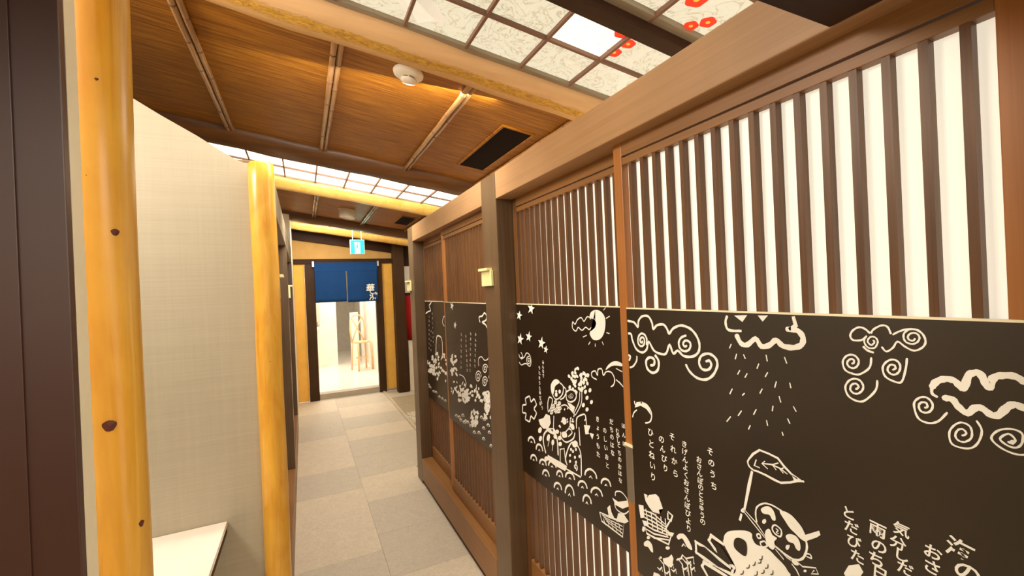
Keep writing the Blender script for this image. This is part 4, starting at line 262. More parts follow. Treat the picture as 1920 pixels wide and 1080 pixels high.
  F=[(0,[(2591,1436),(2593,1415),(2568,1409),(2594,1401),(2596,1379),(2611,1396),(2638,1388),(2621,1407),(2635,1424),(2609,1419)]),(0,[(2548,1315),(2549,1297),(2529,1293),(2550,1285),(2552,1267),(2564,1280),(2586,1273),(2572,1289),(2583,1303),(2563,1299)]),(1,[(2034,1061),(2037,1055),(2043,1052),(2049,1051),(2053,1055),(2052,1061),(2047,1067),(2041,1069),(2035,1067)]),(1,[(2070,978),(2080,972),(2092,972),(2094,976),(2084,982),(2072,983)]),(1,[(2155,915),(2154,906),(2165,903),(2176,908),(2177,918),(2167,921)]),(1,[(2212,949),(2219,938),(2234,935),(2241,943),(2233,953),(2218,956)]),(1,[(2305,963),(2310,954),(2317,953),(2320,960),(2316,969),(2308,970)]),(1,[(2111,935),(2119,928),(2126,927),(2125,934),(2116,941),(2109,942)]),(1,[(2301,967),(2298,958),(2312,954),(2329,958),(2332,967),(2318,972)]),(1,[(2291,940),(2294,933),(2308,929),(2319,932),(2316,939),(2302,943)]),(1,[(2339,891),(2346,885),(2354,884),(2355,888),(2349,895),(2341,896)]),(1,[(2097,943),(2109,932),(2118,931),(2115,941),(2103,951),(2094,952)]),(1,[(2641,871),(2654,862),(2665,862),(2662,869),(2648,878),(2638,879)]),(1,[(2379,902),(2376,893),(2384,890),(2397,896),(2401,905),(2392,908)]),(1,[(2571,908),(2588,898),(2599,897),(2593,907),(2576,917),(2565,917)]),(1,[(2191,972),(2196,964),(2205,962),(2209,968),(2204,977),(2195,978)]),(1,[(2195,937),(2204,930),(2211,930),(2208,936),(2199,943),(2192,943)]),(1,[(2416,900),(2430,889),(2447,887),(2450,895),(2436,906),(2419,908)]),(1,[(2250,945),(2265,936),(2279,936),(2277,944),(2261,952),(2248,952)]),(1,[(2454,890),(2461,880),(2478,877),(2486,883),(2478,893),(2462,897)]),(1,[(2579,888),(2576,879),(2588,875),(2604,880),(2607,889),(2595,893)]),(1,[(2614,933),(2630,926),(2647,925),(2647,931),(2630,939),(2613,939)]),(1,[(2410,917),(2406,909),(2417,905),(2431,910),(2435,917),(2424,921)]),(1,[(2394,890),(2395,881),(2404,878),(2412,885),(2411,894),(2402,896)]),(1,[(2457,953),(2473,940),(2481,940),(2472,952),(2456,964),(2449,965)]),(1,[(2141,920),(2149,914),(2164,911),(2169,915),(2160,922),(2146,924)]),(1,[(2324,920),(2344,909),(2358,909),(2352,919),(2332,930),(2318,930)]),(1,[(2592,895),(2606,883),(2622,880),(2625,890),(2612,902),(2595,904)]),(1,[(2120,956),(2129,948),(2143,946),(2148,952),(2138,960),(2125,962)]),(1,[(2093,932),(2095,926),(2103,923),(2109,927),(2107,933),(2099,935)]),(1,[(2244,899),(2250,891),(2265,887),(2274,892),(2267,900),(2253,904)]),(1,[(2132,958),(2134,953),(2143,950),(2151,952),(2149,957),(2140,959)]),(1,[(2299,913),(2314,906),(2325,905),(2322,913),(2307,920),(2296,921)]),(1,[(2247,956),(2265,944),(2272,944),(2260,956),(2242,968),(2236,968)]),(1,[(2080,939),(2081,935),(2090,932),(2096,935),(2094,940),(2086,942)]),(1,[(2514,882),(2513,872),(2531,867),(2549,871),(2549,881),(2532,887)]),(1,[(2495,929),(2510,922),(2527,921),(2530,926),(2516,933),(2498,935)]),(1,[(2208,933),(2216,926),(2231,923),(2238,928),(2229,935),(2214,938)]),(1,[(2563,942),(2560,936),(2568,934),(2579,937),(2582,944),(2574,946)]),(1,[(2645,862),(2660,849),(2672,847),(2669,859),(2654,872),(2642,874)]),(1,[(2179,927),(2193,916),(2207,914),(2208,923),(2194,935),(2180,936)]),(1,[(2284,917),(2292,908),(2306,905),(2311,911),(2304,920),(2290,923)]),(1,[(2568,883),(2571,877),(2584,873),(2595,875),(2593,881),(2580,885)]),(1,[(2101,959),(2114,950),(2122,950),(2118,958),(2105,968),(2097,968)]),(1,[(2438,926),(2449,920),(2460,920),(2460,925),(2449,930),(2438,931)]),(1,[(2681,861),(2694,854),(2704,853),(2701,859),(2689,867),(2679,867)]),(1,[(2127,960),(2137,952),(2148,950),(2148,957),(2138,965),(2128,967)]),(1,[(2541,883),(2563,872),(2580,871),(2576,882),(2553,893),(2536,894)]),(1,[(2065,955),(2074,945),(2086,943),(2089,951),(2080,961),(2068,963)]),(1,[(2597,897),(2611,888),(2630,886),(2635,892),(2621,901),(2602,903)]),(1,[(2094,938),(2093,931),(2099,929),(2106,934),(2107,942),(2101,944)]),(1,[(2113,932),(2122,921),(2130,920),(2130,929),(2122,940),(2114,941)]),(1,[(2430,892),(2451,880),(2467,879),(2461,890),(2441,903),(2425,904)]),(1,[(2227,919),(2242,910),(2253,910),(2248,918),(2232,927),(2222,927)]),(1,[(2414,953),(2423,944),(2438,941),(2444,948),(2434,957),(2419,959)]),(1,[(2262,949),(2270,943),(2278,943),(2278,948),(2270,953),(2262,954)]),(1,[(2088,931),(2101,920),(2107,919),(2101,930),(2089,941),(2082,941)]),(1,[(2309,965),(2320,955),(2335,953),(2339,961),(2327,971),(2312,973)]),(1,[(2680,882),(2676,874),(2685,872),(2698,876),(2702,884),(2693,887)]),(1,[(2417,892),(2420,882),(2435,878),(2447,884),(2444,895),(2429,899)]),(1,[(2403,912),(2417,904),(2423,903),(2416,912),(2402,920),(2396,920)]),(1,[(2174,912),(2185,903),(2194,902),(2191,911),(2179,920),(2171,921)]),(1,[(2200,940),(2209,935),(2216,934),(2215,939),(2206,944),(2199,944)]),(1,[(2544,1077),(2558,1067),(2578,1065),(2583,1074),(2569,1084),(2549,1085)]),(1,[(2556,1071),(2567,1062),(2585,1059),(2593,1066),(2582,1075),(2564,1077)]),(1,[(2654,1067),(2648,1056),(2663,1052),(2683,1060),(2688,1071),(2674,1075)]),(1,[(2559,1103),(2561,1095),(2582,1089),(2601,1092),(2599,1100),(2577,1106)]),(1,[(2639,980),(2651,966),(2671,963),(2679,974),(2667,987),(2647,991)]),(1,[(2643,1058),(2640,1046),(2656,1042),(2676,1051),(2680,1063),(2663,1067)]),(1,[(2640,992),(2641,980),(2654,977),(2667,987),(2667,999),(2653,1002)]),(1,[(2592,1020),(2610,1012),(2631,1012),(2633,1019),(2614,1027),(2594,1027)]),(1,[(2647,1008),(2643,998),(2655,995),(2671,1002),(2675,1013),(2663,1016)]),(1,[(2629,1096),(2650,1087),(2663,1088),(2656,1097),(2636,1106),(2622,1105)]),(1,[(2580,1064),(2585,1055),(2608,1050),(2625,1054),(2619,1063),(2597,1068)]),(1,[(2555,993),(2549,982),(2567,977),(2590,983),(2597,994),(2579,999)]),(1,[(2557,1024),(2553,1013),(2571,1008),(2592,1014),(2596,1026),(2578,1030)]),(1,[(2628,1085),(2639,1074),(2657,1072),(2663,1081),(2652,1092),(2634,1094)]),(1,[(2618,1011),(2613,1000),(2633,994),(2658,999),(2662,1010),(2642,1015)]),(1,[(2638,1074),(2637,1065),(2651,1061),(2667,1068),(2668,1078),(2654,1081)]),(1,[(2586,1062),(2609,1050),(2623,1050),(2614,1062),(2591,1074),(2577,1073)]),(1,[(2629,1061),(2630,1052),(2651,1046),(2672,1049),(2672,1057),(2650,1063)]),(1,[(2639,994),(2651,980),(2672,977),(2680,988),(2668,1002),(2648,1005)]),(1,[(2648,1063),(2649,1053),(2668,1049),(2687,1053),(2687,1063),(2667,1067)]),(1,[(2616,1046),(2614,1037),(2629,1033),(2646,1038),(2648,1048),(2633,1051)]),(1,[(2658,999),(2658,990),(2678,984),(2698,988),(2698,998),(2678,1003)]),(1,[(2087,893),(2107,882),(2122,881),(2117,892),(2097,904),(2082,904)]),(1,[(2062,952),(2072,940),(2086,937),(2089,947),(2078,960),(2065,962)]),(1,[(2044,979),(2040,968),(2051,964),(2067,971),(2071,983),(2060,986)]),(1,[(2108,944),(2110,934),(2121,931),(2130,938),(2128,947),(2117,950)]),(1,[(2055,955),(2063,943),(2074,941),(2077,951),(2069,964),(2058,966)]),(1,[(2039,856),(2046,847),(2056,844),(2060,852),(2053,861),(2043,864)]),(1,[(2061,928),(2069,919),(2085,916),(2093,921),(2085,930),(2068,933)]),(1,[(2110,848),(2105,835),(2118,830),(2137,838),(2142,851),(2128,856)]),(1,[(2058,896),(2075,882),(2083,881),(2073,895),(2056,910),(2049,910)]),(1,[(2112,838),(2122,825),(2138,821),(2144,830),(2133,843),(2117,847)]),(1,[(2085,966),(2082,954),(2094,950),(2109,958),(2112,971),(2099,975)]),(1,[(2068,935),(2090,919),(2104,918),(2095,934),(2073,950),(2060,951)]),(1,[(2093,913),(2107,901),(2114,901),(2108,912),(2094,924),(2086,924)]),(1,[(2034,973),(2040,966),(2051,963),(2058,968),(2052,975),(2041,977)]),(1,[(2029,944),(2049,928),(2063,927),(2058,941),(2038,957),(2024,959)]),(1,[(2101,847),(2092,835),(2108,828),(2132,833),(2141,845),(2125,852)]),(1,[(2112,929),(2109,920),(2122,916),(2137,920),(2139,929),(2127,933)]),(1,[(2059,887),(2068,876),(2082,873),(2087,882),(2078,893),(2064,896)]),(1,[(2048,973),(2048,966),(2059,962),(2071,965),(2071,971),(2059,975)]),(1,[(2046,936),(2054,927),(2065,925),(2068,932),(2060,941),(2049,943)]),(1,[(2111,880),(2104,869),(2113,865),(2128,874),(2135,886),(2126,889)]),(1,[(2048,907),(2052,898),(2064,895),(2072,901),(2068,910),(2056,913)]),(1,[(2048,909),(2057,900),(2070,898),(2073,904),(2064,913),(2051,916)]),(1,[(2098,904),(2108,892),(2123,889),(2127,898),(2116,910),(2101,913)]),(1,[(2055,951),(2071,937),(2088,935),(2088,947),(2072,960),(2056,962)]),(1,[(2032,924),(2034,915),(2045,912),(2053,917),(2051,926),(2040,929)]),(1,[(2088,930),(2089,920),(2098,917),(2108,924),(2107,934),(2097,937)]),(1,[(2087,881),(2104,865),(2114,864),(2108,878),(2091,894),(2080,895)]),(1,[(2095,855),(2108,847),(2116,847),(2112,854),(2099,862),(2091,862)]),(1,[(2100,968),(2111,961),(2128,959),(2133,963),(2122,970),(2106,972)]),(1,[(2063,947),(2066,933),(2076,930),(2084,942),(2081,956),(2071,959)]),(1,[(2091,913),(2090,905),(2105,900),(2119,903),(2120,911),(2105,916)]),(1,[(2044,966),(2054,960),(2061,960),(2058,966),(2048,972),(2041,972)]),(1,[(2079,874),(2082,860),(2095,856),(2106,867),(2103,881),(2090,885)]),(1,[(2092,877),(2102,867),(2110,866),(2107,875),(2096,886),(2089,887)]),(1,[(2060,910),(2074,899),(2091,897),(2093,906),(2078,917),(2062,919)]),(1,[(2075,965),(2073,958),(2083,954),(2096,956),(2099,963),(2088,967)]),(1,[(2084,954),(2099,940),(2111,939),(2108,952),(2092,966),(2081,967)]),(1,[(2032,941),(2037,927),(2051,923),(2061,934),(2056,948),(2041,952)]),(1,[(2026,967),(2050,953),(2065,953),(2055,967),(2031,982),(2017,982)]),(1,[(2374,882),(2394,869),(2408,867),(2402,880),(2381,893),(2368,894)]),(1,[(2413,883),(2421,873),(2443,868),(2457,872),(2449,882),(2427,888)]),(1,[(2527,841),(2529,829),(2548,823),(2566,829),(2564,841),(2544,847)]),(1,[(2489,878),(2499,867),(2522,862),(2534,868),(2524,879),(2501,884)]),(1,[(2457,858),(2447,849),(2458,845),(2479,850),(2490,859),(2479,863)]),(1,[(2397,876),(2399,864),(2415,860),(2429,867),(2427,879),(2411,883)]),(1,[(2504,883),(2515,870),(2530,867),(2533,878),(2522,892),(2508,894)]),(1,[(2405,855),(2431,840),(2449,839),(2440,853),(2414,867),(2397,868)]),(1,[(2357,884),(2371,872),(2385,871),(2384,881),(2368,892),(2355,894)]),(1,[(2379,870),(2382,859),(2401,853),(2417,859),(2414,871),(2395,876)]),(1,[(2406,919),(2405,912),(2421,906),(2439,907),(2440,914),(2423,921)]),(1,[(2354,875),(2366,867),(2379,866),(2379,872),(2366,880),(2354,881)]),(1,[(2374,924),(2388,910),(2408,907),(2414,918),(2399,932),(2379,935)]),(1,[(2478,911),(2491,900),(2502,899),(2500,909),(2487,920),(2476,921)]),(1,[(2399,914),(2412,906),(2432,902),(2440,908),(2426,916),(2406,919)]),(1,[(2495,914),(2493,902),(2506,899),(2521,907),(2524,918),(2511,922)]),(1,[(2531,869),(2542,856),(2558,853),(2562,863),(2550,876),(2534,878)]),(1,[(2399,865),(2396,855),(2409,851),(2427,856),(2430,865),(2417,870)]),(1,[(2472,909),(2490,898),(2511,895),(2515,903),(2498,914),(2476,917)]),(1,[(2364,910),(2371,901),(2383,899),(2388,905),(2381,914),(2369,916)]),(1,[(2447,915),(2470,902),(2490,900),(2486,912),(2463,925),(2443,926)]),(1,[(2365,885),(2374,872),(2394,867),(2406,876),(2396,888),(2376,893)]),(1,[(2381,868),(2381,861),(2392,858),(2403,861),(2403,868),(2392,872)]),(1,[(2444,858),(2449,845),(2466,840),(2479,850),(2473,863),(2456,867)]),(1,[(2417,912),(2415,905),(2431,898),(2450,900),(2452,908),(2435,914)]),(1,[(2450,876),(2471,866),(2491,865),(2489,874),(2468,884),(2448,885)]),(1,[(2369,923),(2396,908),(2413,907),(2403,922),(2377,937),(2360,937)]),(1,[(2394,903),(2407,890),(2424,887),(2428,897),(2414,910),(2397,913)]),(1,[(2497,846),(2503,838),(2521,833),(2533,836),(2527,844),(2509,849)]),(1,[(2520,874),(2521,863),(2533,860),(2544,867),(2544,877),(2532,881)]),(1,[(2232,780),(2241,767),(2252,765),(2254,775),(2244,788),(2233,791)]),(1,[(2299,751),(2307,740),(2316,738),(2317,746),(2309,757),(2300,759)]),(1,[(2297,787),(2312,776),(2331,772),(2335,780),(2320,791),(2301,794)]),(1,[(2298,744),(2314,734),(2334,730),(2338,737),(2322,747),(2302,750)]),(1,[(2279,833),(2285,821),(2297,818),(2303,827),(2296,839),(2285,842)]),(1,[(2258,829),(2265,820),(2276,817),(2280,824),(2274,834),(2263,836)]),(1,[(2228,808),(2242,794),(2254,792),(2252,804),(2238,818),(2226,820)]),(1,[(2238,778),(2237,770),(2251,765),(2265,767),(2265,775),(2251,780)]),(1,[(2242,780),(2254,765),(2273,760),(2281,770),(2270,784),(2250,789)]),(1,[(2273,753),(2280,743),(2290,740),(2293,748),(2286,758),(2276,760)]),(1,[(2256,789),(2254,781),(2265,777),(2277,782),(2279,790),(2268,794)]),(1,[(2274,822),(2279,810),(2291,807),(2300,814),(2295,826),(2282,829)]),(1,[(2298,791),(2302,782),(2319,776),(2332,780),(2328,789),(2311,795)]),(1,[(2277,777),(2270,769),(2279,765),(2295,769),(2302,777),(2293,781)]),(1,[(2212,835),(2221,827),(2239,823),(2248,826),(2238,834),(2220,838)]),(1,[(2291,767),(2292,760),(2309,753),(2325,753),(2324,761),(2307,768)]),(1,[(2237,810),(2241,801),(2254,797),(2263,802),(2258,811),(2245,815)]),(1,[(2258,805),(2275,794),(2284,793),(2276,804),(2259,815),(2250,816)]),(1,[(2230,786),(2237,776),(2256,770),(2268,775),(2261,785),(2242,791)]),(1,[(2222,839),(2234,830),(2251,827),(2257,832),(2245,841),(2228,845)]),(1,[(2269,770),(2284,757),(2293,755),(2287,767),(2272,780),(2263,781)]),(1,[(2322,763),(2343,749),(2354,748),(2344,761),(2322,775),(2311,776)]),(1,[(2320,788),(2344,772),(2358,770),(2348,785),(2324,801),(2311,802)]),(1,[(2314,814),(2332,800),(2345,798),(2341,810),(2324,824),(2310,826)]),(1,[(2257,760),(2272,745),(2290,741),(2293,752),(2278,767),(2260,771)]),(1,[(2290,771),(2289,759),(2306,752),(2324,758),(2326,770),(2309,776)]),(1,[(2319,798),(2316,790),(2327,786),(2343,788),(2346,796),(2335,801)]),(1,[(2251,805),(2259,797),(2272,794),(2275,799),(2267,807),(2255,810)]),(1,[(2316,753),(2310,742),(2322,737),(2340,743),(2345,754),(2333,758)]),(1,[(2279,766),(2296,754),(2310,753),(2307,762),(2289,774),(2275,776)])],
  C=[('む',2446,1242,19,0),('か',2452,1209,19,0),('し',2457,1176,19,0),('む',2463,1143,19,0),('か',2469,1110,19,0),('し',2474,1077,19,0),('の',2480,1044,19,0),('も',2371,1239,18,0),('り',2372,1211,18,0),('の',2372,1183,18,0),('な',2372,1155,18,0),('か',2372,1127,18,0),('ま',2372,1099,18,0),('た',2372,1071,18,0),('ち',2373,1043,18,0),('お',2287,1258,18,0),('ま',2292,1229,18,0),('つ',2297,1199,18,0),('り',2303,1170,18,0),('の',2308,1140,18,0),('よ',2313,1110,18,0),('る',2319,1080,18,0),('に',2324,1050,18,0),('み',2209,1260,19,0),('ん',2215,1231,19,0),('な',2221,1202,19,0),('で',2227,1173,19,0),('う',2233,1144,19,0),('た',2239,1115,19,0),('う',2245,1085,19,0)]),
 'FL': dict(
  S=[(9.8,1,0,[(3395,1331),(3317,1349),(3243,1359),(3280,1395),(3235,1411),(3189,1437)]),(7.2,1,0,[(2901,1260),(2944,1285),(2903,1327),(2847,1316),(2836,1290),(2890,1261)]),(11.2,1,0,[(3149,1013),(3113,1161),(3033,1182),(2975,1159),(2978,1062),(3022,1015)]),(8.3,1,0,[(3388,749),(3383,756),(3371,761),(3356,765),(3341,765),(3331,761),(3328,755)]),(5.0,0,0,[(3367,749),(3358,753),(3351,750)]),(8.1,1,0,[(3289,737),(3284,744),(3273,749),(3258,753),(3244,753),(3235,749),(3232,744)]),(4.8,0,0,[(3269,737),(3260,742),(3254,739)]),(7.9,1,0,[(3219,743),(3214,750),(3203,755),(3189,759),(3176,758),(3167,755),(3164,750)]),(4.8,0,0,[(3200,744),(3191,748),(3185,745)]),(7.7,1,0,[(3129,728),(3124,735),(3114,740),(3101,744),(3088,743),(3079,740),(3077,735)]),(4.6,0,0,[(3111,729),(3102,733),(3096,730)]),(7.6,1,0,[(3053,730),(3048,736),(3039,742),(3026,745),(3014,745),(3006,742),(3003,736)]),(4.5,0,0,[(3035,730),(3028,734),(3022,732)]),(7.4,1,0,[(2980,731),(2976,737),(2967,743),(2954,746),(2943,746),(2935,743),(2933,737)]),(4.4,0,0,[(2964,732),(2956,736),(2951,733)]),(8.4,1,0,[(3431,760),(3426,767),(3414,773),(3398,776),(3383,776),(3373,773),(3370,767)]),(5.0,0,0,[(3410,761),(3400,765),(3393,762)])],
  F=[(1,[(3309,884),(3318,874),(3343,869),(3359,874),(3350,884),(3325,889)]),(1,[(3230,936),(3249,924),(3272,922),(3276,931),(3257,943),(3235,946)]),(1,[(2911,938),(2928,926),(2945,925),(2946,935),(2929,946),(2912,948)]),(1,[(2874,1006),(2880,995),(2900,991),(2914,999),(2908,1010),(2888,1014)]),(1,[(3202,942),(3208,929),(3230,925),(3246,934),(3239,947),(3217,951)]),(1,[(3266,938),(3301,922),(3324,922),(3312,937),(3277,952),(3254,952)]),(1,[(3136,982),(3153,971),(3178,968),(3185,977),(3168,988),(3143,991)]),(1,[(3160,889),(3186,875),(3213,872),(3215,884),(3188,898),(3161,900)]),(1,[(2877,1035),(2880,1027),(2904,1021),(2924,1023),(2921,1031),(2897,1037)]),(1,[(3090,1049),(3088,1039),(3106,1035),(3126,1041),(3128,1051),(3110,1055)]),(1,[(3142,1001),(3158,992),(3187,988),(3201,993),(3185,1002),(3156,1006)]),(1,[(3103,1047),(3110,1037),(3130,1034),(3144,1040),(3137,1050),(3116,1053)]),(1,[(3065,961),(3081,950),(3102,948),(3108,956),(3092,967),(3071,969)]),(1,[(3090,1052),(3114,1042),(3136,1042),(3135,1052),(3111,1061),(3089,1062)]),(1,[(3322,951),(3347,938),(3368,937),(3364,949),(3338,961),(3317,962)]),(1,[(3013,957),(3038,949),(3061,949),(3059,958),(3033,966),(3010,966)]),(1,[(3140,943),(3141,935),(3158,931),(3174,934),(3172,942),(3155,946)]),(1,[(3058,1029),(3076,1021),(3101,1019),(3109,1026),(3091,1034),(3065,1036)]),(1,[(2885,940),(2910,927),(2934,926),(2931,938),(2904,950),(2882,951)]),(1,[(3380,957),(3401,945),(3423,944),(3424,954),(3403,965),(3380,967)]),(1,[(2964,1039),(2978,1031),(2994,1030),(2996,1037),(2981,1044),(2965,1045)]),(1,[(2915,1062),(2934,1055),(2947,1055),(2942,1063),(2923,1070),(2910,1069)]),(1,[(3353,944),(3375,934),(3406,931),(3415,938),(3392,948),(3361,951)]),(1,[(3195,934),(3218,926),(3239,925),(3238,933),(3215,942),(3194,943)]),(1,[(3110,866),(3130,851),(3154,848),(3157,860),(3136,875),(3113,878)]),(1,[(2838,951),(2846,939),(2869,934),(2883,942),(2876,954),(2853,959)]),(1,[(2994,943),(3016,932),(3030,932),(3022,943),(3000,953),(2986,954)]),(1,[(3078,911),(3088,900),(3104,898),(3111,906),(3101,916),(3085,918)]),(1,[(3075,898),(3088,887),(3110,883),(3119,892),(3106,903),(3084,907)]),(1,[(3004,957),(3024,948),(3043,947),(3041,956),(3020,965),(3002,966)]),(1,[(3190,922),(3189,910),(3208,905),(3230,913),(3231,926),(3211,931)]),(1,[(3131,1002),(3137,990),(3164,985),(3186,992),(3180,1004),(3152,1009)]),(1,[(3257,913),(3258,904),(3280,899),(3302,901),(3300,910),(3278,916)]),(1,[(2975,944),(2988,936),(3013,932),(3025,936),(3012,945),(2987,949)]),(1,[(3314,947),(3328,937),(3349,934),(3357,942),(3343,952),(3321,954)]),(1,[(3312,894),(3331,884),(3351,882),(3351,891),(3332,901),(3312,903)]),(1,[(3223,1011),(3250,999),(3277,998),(3276,1009),(3250,1021),(3223,1022)]),(1,[(2917,884),(2924,874),(2939,871),(2947,878),(2940,888),(2924,891)]),(1,[(3236,886),(3229,875),(3250,869),(3278,874),(3286,886),(3264,892)]),(1,[(3129,940),(3156,929),(3181,929),(3178,939),(3151,950),(3127,951)]),(1,[(3212,1000),(3223,991),(3242,989),(3251,995),(3240,1004),(3221,1007)]),(1,[(2961,1040),(2986,1030),(3004,1031),(2997,1041),(2973,1050),(2955,1049)]),(1,[(3114,906),(3105,896),(3122,891),(3149,896),(3159,906),(3141,911)]),(1,[(3308,932),(3327,920),(3353,917),(3359,927),(3340,939),(3314,942)]),(1,[(3190,931),(3211,919),(3233,917),(3234,927),(3213,940),(3191,941)]),(1,[(3213,913),(3207,900),(3233,893),(3265,898),(3271,911),(3244,918)]),(1,[(3130,1043),(3150,1033),(3167,1032),(3165,1042),(3145,1053),(3128,1053)]),(1,[(3327,893),(3357,877),(3387,874),(3386,888),(3356,904),(3327,907)]),(1,[(3275,914),(3298,903),(3323,901),(3324,910),(3301,921),(3277,922)]),(1,[(3201,895),(3204,885),(3231,878),(3256,881),(3253,891),(3225,898)]),(1,[(2919,1052),(2918,1040),(2933,1037),(2949,1046),(2950,1057),(2935,1060)]),(1,[(3228,993),(3238,984),(3265,979),(3283,984),(3273,993),(3246,998)]),(1,[(2965,952),(2959,941),(2979,935),(3006,940),(3012,951),(2992,956)]),(1,[(3230,938),(3230,925),(3251,920),(3273,929),(3274,942),(3252,946)]),(1,[(2857,936),(2867,923),(2889,919),(2900,928),(2890,941),(2869,945)]),(1,[(3184,983),(3204,969),(3231,966),(3237,978),(3216,991),(3189,994)]),(1,[(2940,943),(2960,934),(2982,933),(2985,940),(2965,948),(2943,950)]),(1,[(3075,1012),(3075,1002),(3092,998),(3109,1005),(3109,1015),(3092,1019)]),(1,[(3181,961),(3180,953),(3198,948),(3218,951),(3220,959),(3201,964)]),(1,[(3198,897),(3198,888),(3217,883),(3237,887),(3237,895),(3218,900)]),(1,[(3049,925),(3039,915),(3055,910),(3081,915),(3090,925),(3074,929)]),(1,[(2924,1068),(2931,1059),(2954,1055),(2970,1060),(2962,1068),(2939,1072)]),(1,[(3351,888),(3374,873),(3398,870),(3397,883),(3374,899),(3351,901)]),(1,[(3060,980),(3087,969),(3107,969),(3100,980),(3072,991),(3053,991)]),(1,[(2840,948),(2837,940),(2855,934),(2877,936),(2880,945),(2861,951)]),(1,[(3273,896),(3285,884),(3306,880),(3316,889),(3304,902),(3282,905)])],
  C=[('よ',3294,1312,18,0),('る',3300,1277,18,0),('の',3306,1242,18,0),('も',3311,1207,18,0),('り',3317,1172,18,0),('の',3323,1137,18,0),('う',3329,1101,19,0),('た',3335,1066,19,0),('た',3199,1338,18,0),('の',3200,1302,18,0),('し',3202,1267,18,0),('い',3203,1231,18,0),('お',3204,1195,18,0),('ど',3205,1159,18,0),('り',3207,1124,18,0),('ほ',3255,1201,16,0),('し',3262,1165,16,0),('の',3270,1129,16,0),('し',3277,1093,16,0),('た',3285,1056,16,0)]),
}
# ------------------------------------------------------------------ painted drawings on the black door panels
_gl = {}
def glyph(c):
    if c not in _gl:
        cu = bpy.data.curves.new('g', 'FONT'); cu.body = c; cu.size = 1; cu.offset = .018; cu.resolution_u = 3
        cu.align_x = 'CENTER'; o = bpy.data.objects.new('g', cu); COL.objects.link(o)
        me = bpy.data.meshes.new_from_object(o); bpy.data.objects.remove(o)
        vs = [v.co.copy() for v in me.vertices]; fs = [tuple(p.vertices) for p in me.polygons]
        cx = (min(v.x for v in vs)+max(v.x for v in vs))/2; cy = (min(v.y for v in vs)+max(v.y for v in vs))/2
        _gl[c] = ([(v.x-cx, v.y-cy) for v in vs], fs)
    return _gl[c]
def smooth_pts(p, closed):
    if len(p) < 3: return p
    q = []; n = len(p)
    for i in range(n if closed else n-1):
        g = lambda k: p[k % n] if closed else p[max(0, min(n-1, k))]
        a, b, c, d = g(i-1), g(i), g(i+1), g(i+2)
        for t in (0, .25, .5, .75):
            q.append(tuple(.5*((2*b[k])+(-a[k]+c[k])*t+(2*a[k]-5*b[k]+4*c[k]-d[k])*t*t+(-a[k]+3*b[k]-3*c[k]+d[k])*t**3) for k in (0, 1)))
    q.append(p[0] if closed else p[-1]); return q
def drawing(key, X, ya, yb, za, zb, parent, mat='paint', name='painted_drawing'):
    d = DRAW[key]; bm = bmesh.new(); cnt = [0]   # strokes are laid over one another, each a hair prouder, like layers of paint
    cl = lambda y, z: (min(max(y, ya), yb), min(max(z, za), zb))
    ok = lambda pts: any(ya < y < yb and za < z < zb for y, z in pts)
    def face(pts):
        pts = [cl(*p) for p in pts]
        u = [p for i, p in enumerate(pts) if math.dist(p, pts[i-1]) > 1e-5]
        if len(u) > 2:
            cnt[0] += 1; xx = X-(cnt[0] % 50)*1e-5
            try: return bm.faces.new([bm.verts.new((xx, y, z)) for y, z in u])
            except ValueError: pass
    for w, sm, closed, pts in d['S']:
        pts = [(a/1000, b/1000) for a, b in pts]
        if not ok(pts): continue
        if sm: pts = smooth_pts(pts, closed)
        pts = [p for i, p in enumerate(pts) if i == 0 or math.dist(p, pts[i-1]) > 4e-4]
        w = w/2000; L = []; n = len(pts)
        if n < 2: continue
        for i, p in enumerate(pts):
            a = pts[i-1] if i else p; b = pts[i+1] if i < n-1 else p
            dx, dy = b[0]-a[0], b[1]-a[1]; q = math.hypot(dx, dy) or 1; k = w*(1+.12*math.sin(i*1.7))
            if i == 0 or i == n-1: k *= .75
            L.append(((p[0]-dy/q*k, p[1]+dx/q*k), (p[0]+dy/q*k, p[1]-dx/q*k)))
        for (a, b), (c, e) in zip(L, L[1:]): face([a, b, e, c])
        if w > .0016:
            for y, z in pts[1:-1]: face([(y+w*math.cos(k*.785), z+w*math.sin(k*.785)) for k in range(8)])
    for sm, pts in d['F']:
        pts = [(a/1000, b/1000) for a, b in pts]
        if not ok(pts): continue
        if sm: pts = smooth_pts(pts, True)[:-1]
        face(pts)
    for c, y, z, h, rot in d['C']:
        y, z, h = y/1000, z/1000, h/1000
        vs, fs = glyph(c); a = math.radians(rot); ca, sa = math.cos(a), math.sin(a); h *= 1.05
        P = [(y-(vx*ca-vy*sa)*h, z+(vx*sa+vy*ca)*h) for vx, vy in vs]
        P = [cl(*p) for p in P]; cnt[0] += 1; V = [bm.verts.new((X-(cnt[0] % 50)*1e-5, *p)) for p in P]
        for f in fs: bm.faces.new([V[i] for i in f])
    big = [f for f in bm.faces if len(f.verts) > 4]
    bmesh.ops.triangulate(bm, faces=big, ngon_method='EAR_CLIP')
    for f in bm.faces:
        f.normal_update()
        if f.normal.x > 0: f.normal_flip()
    me = bpy.data.meshes.new(name); bm.to_mesh(me); bm.free(); me.materials.append(M[mat])
    o = bpy.data.objects.new(name, me); COL.objects.link(o); o.parent = parent
    w = Vector((0, 0, 0)); q = parent
    while q: w += q.location; q = q.parent
    me.transform(Matrix.Translation(-w))
    return o
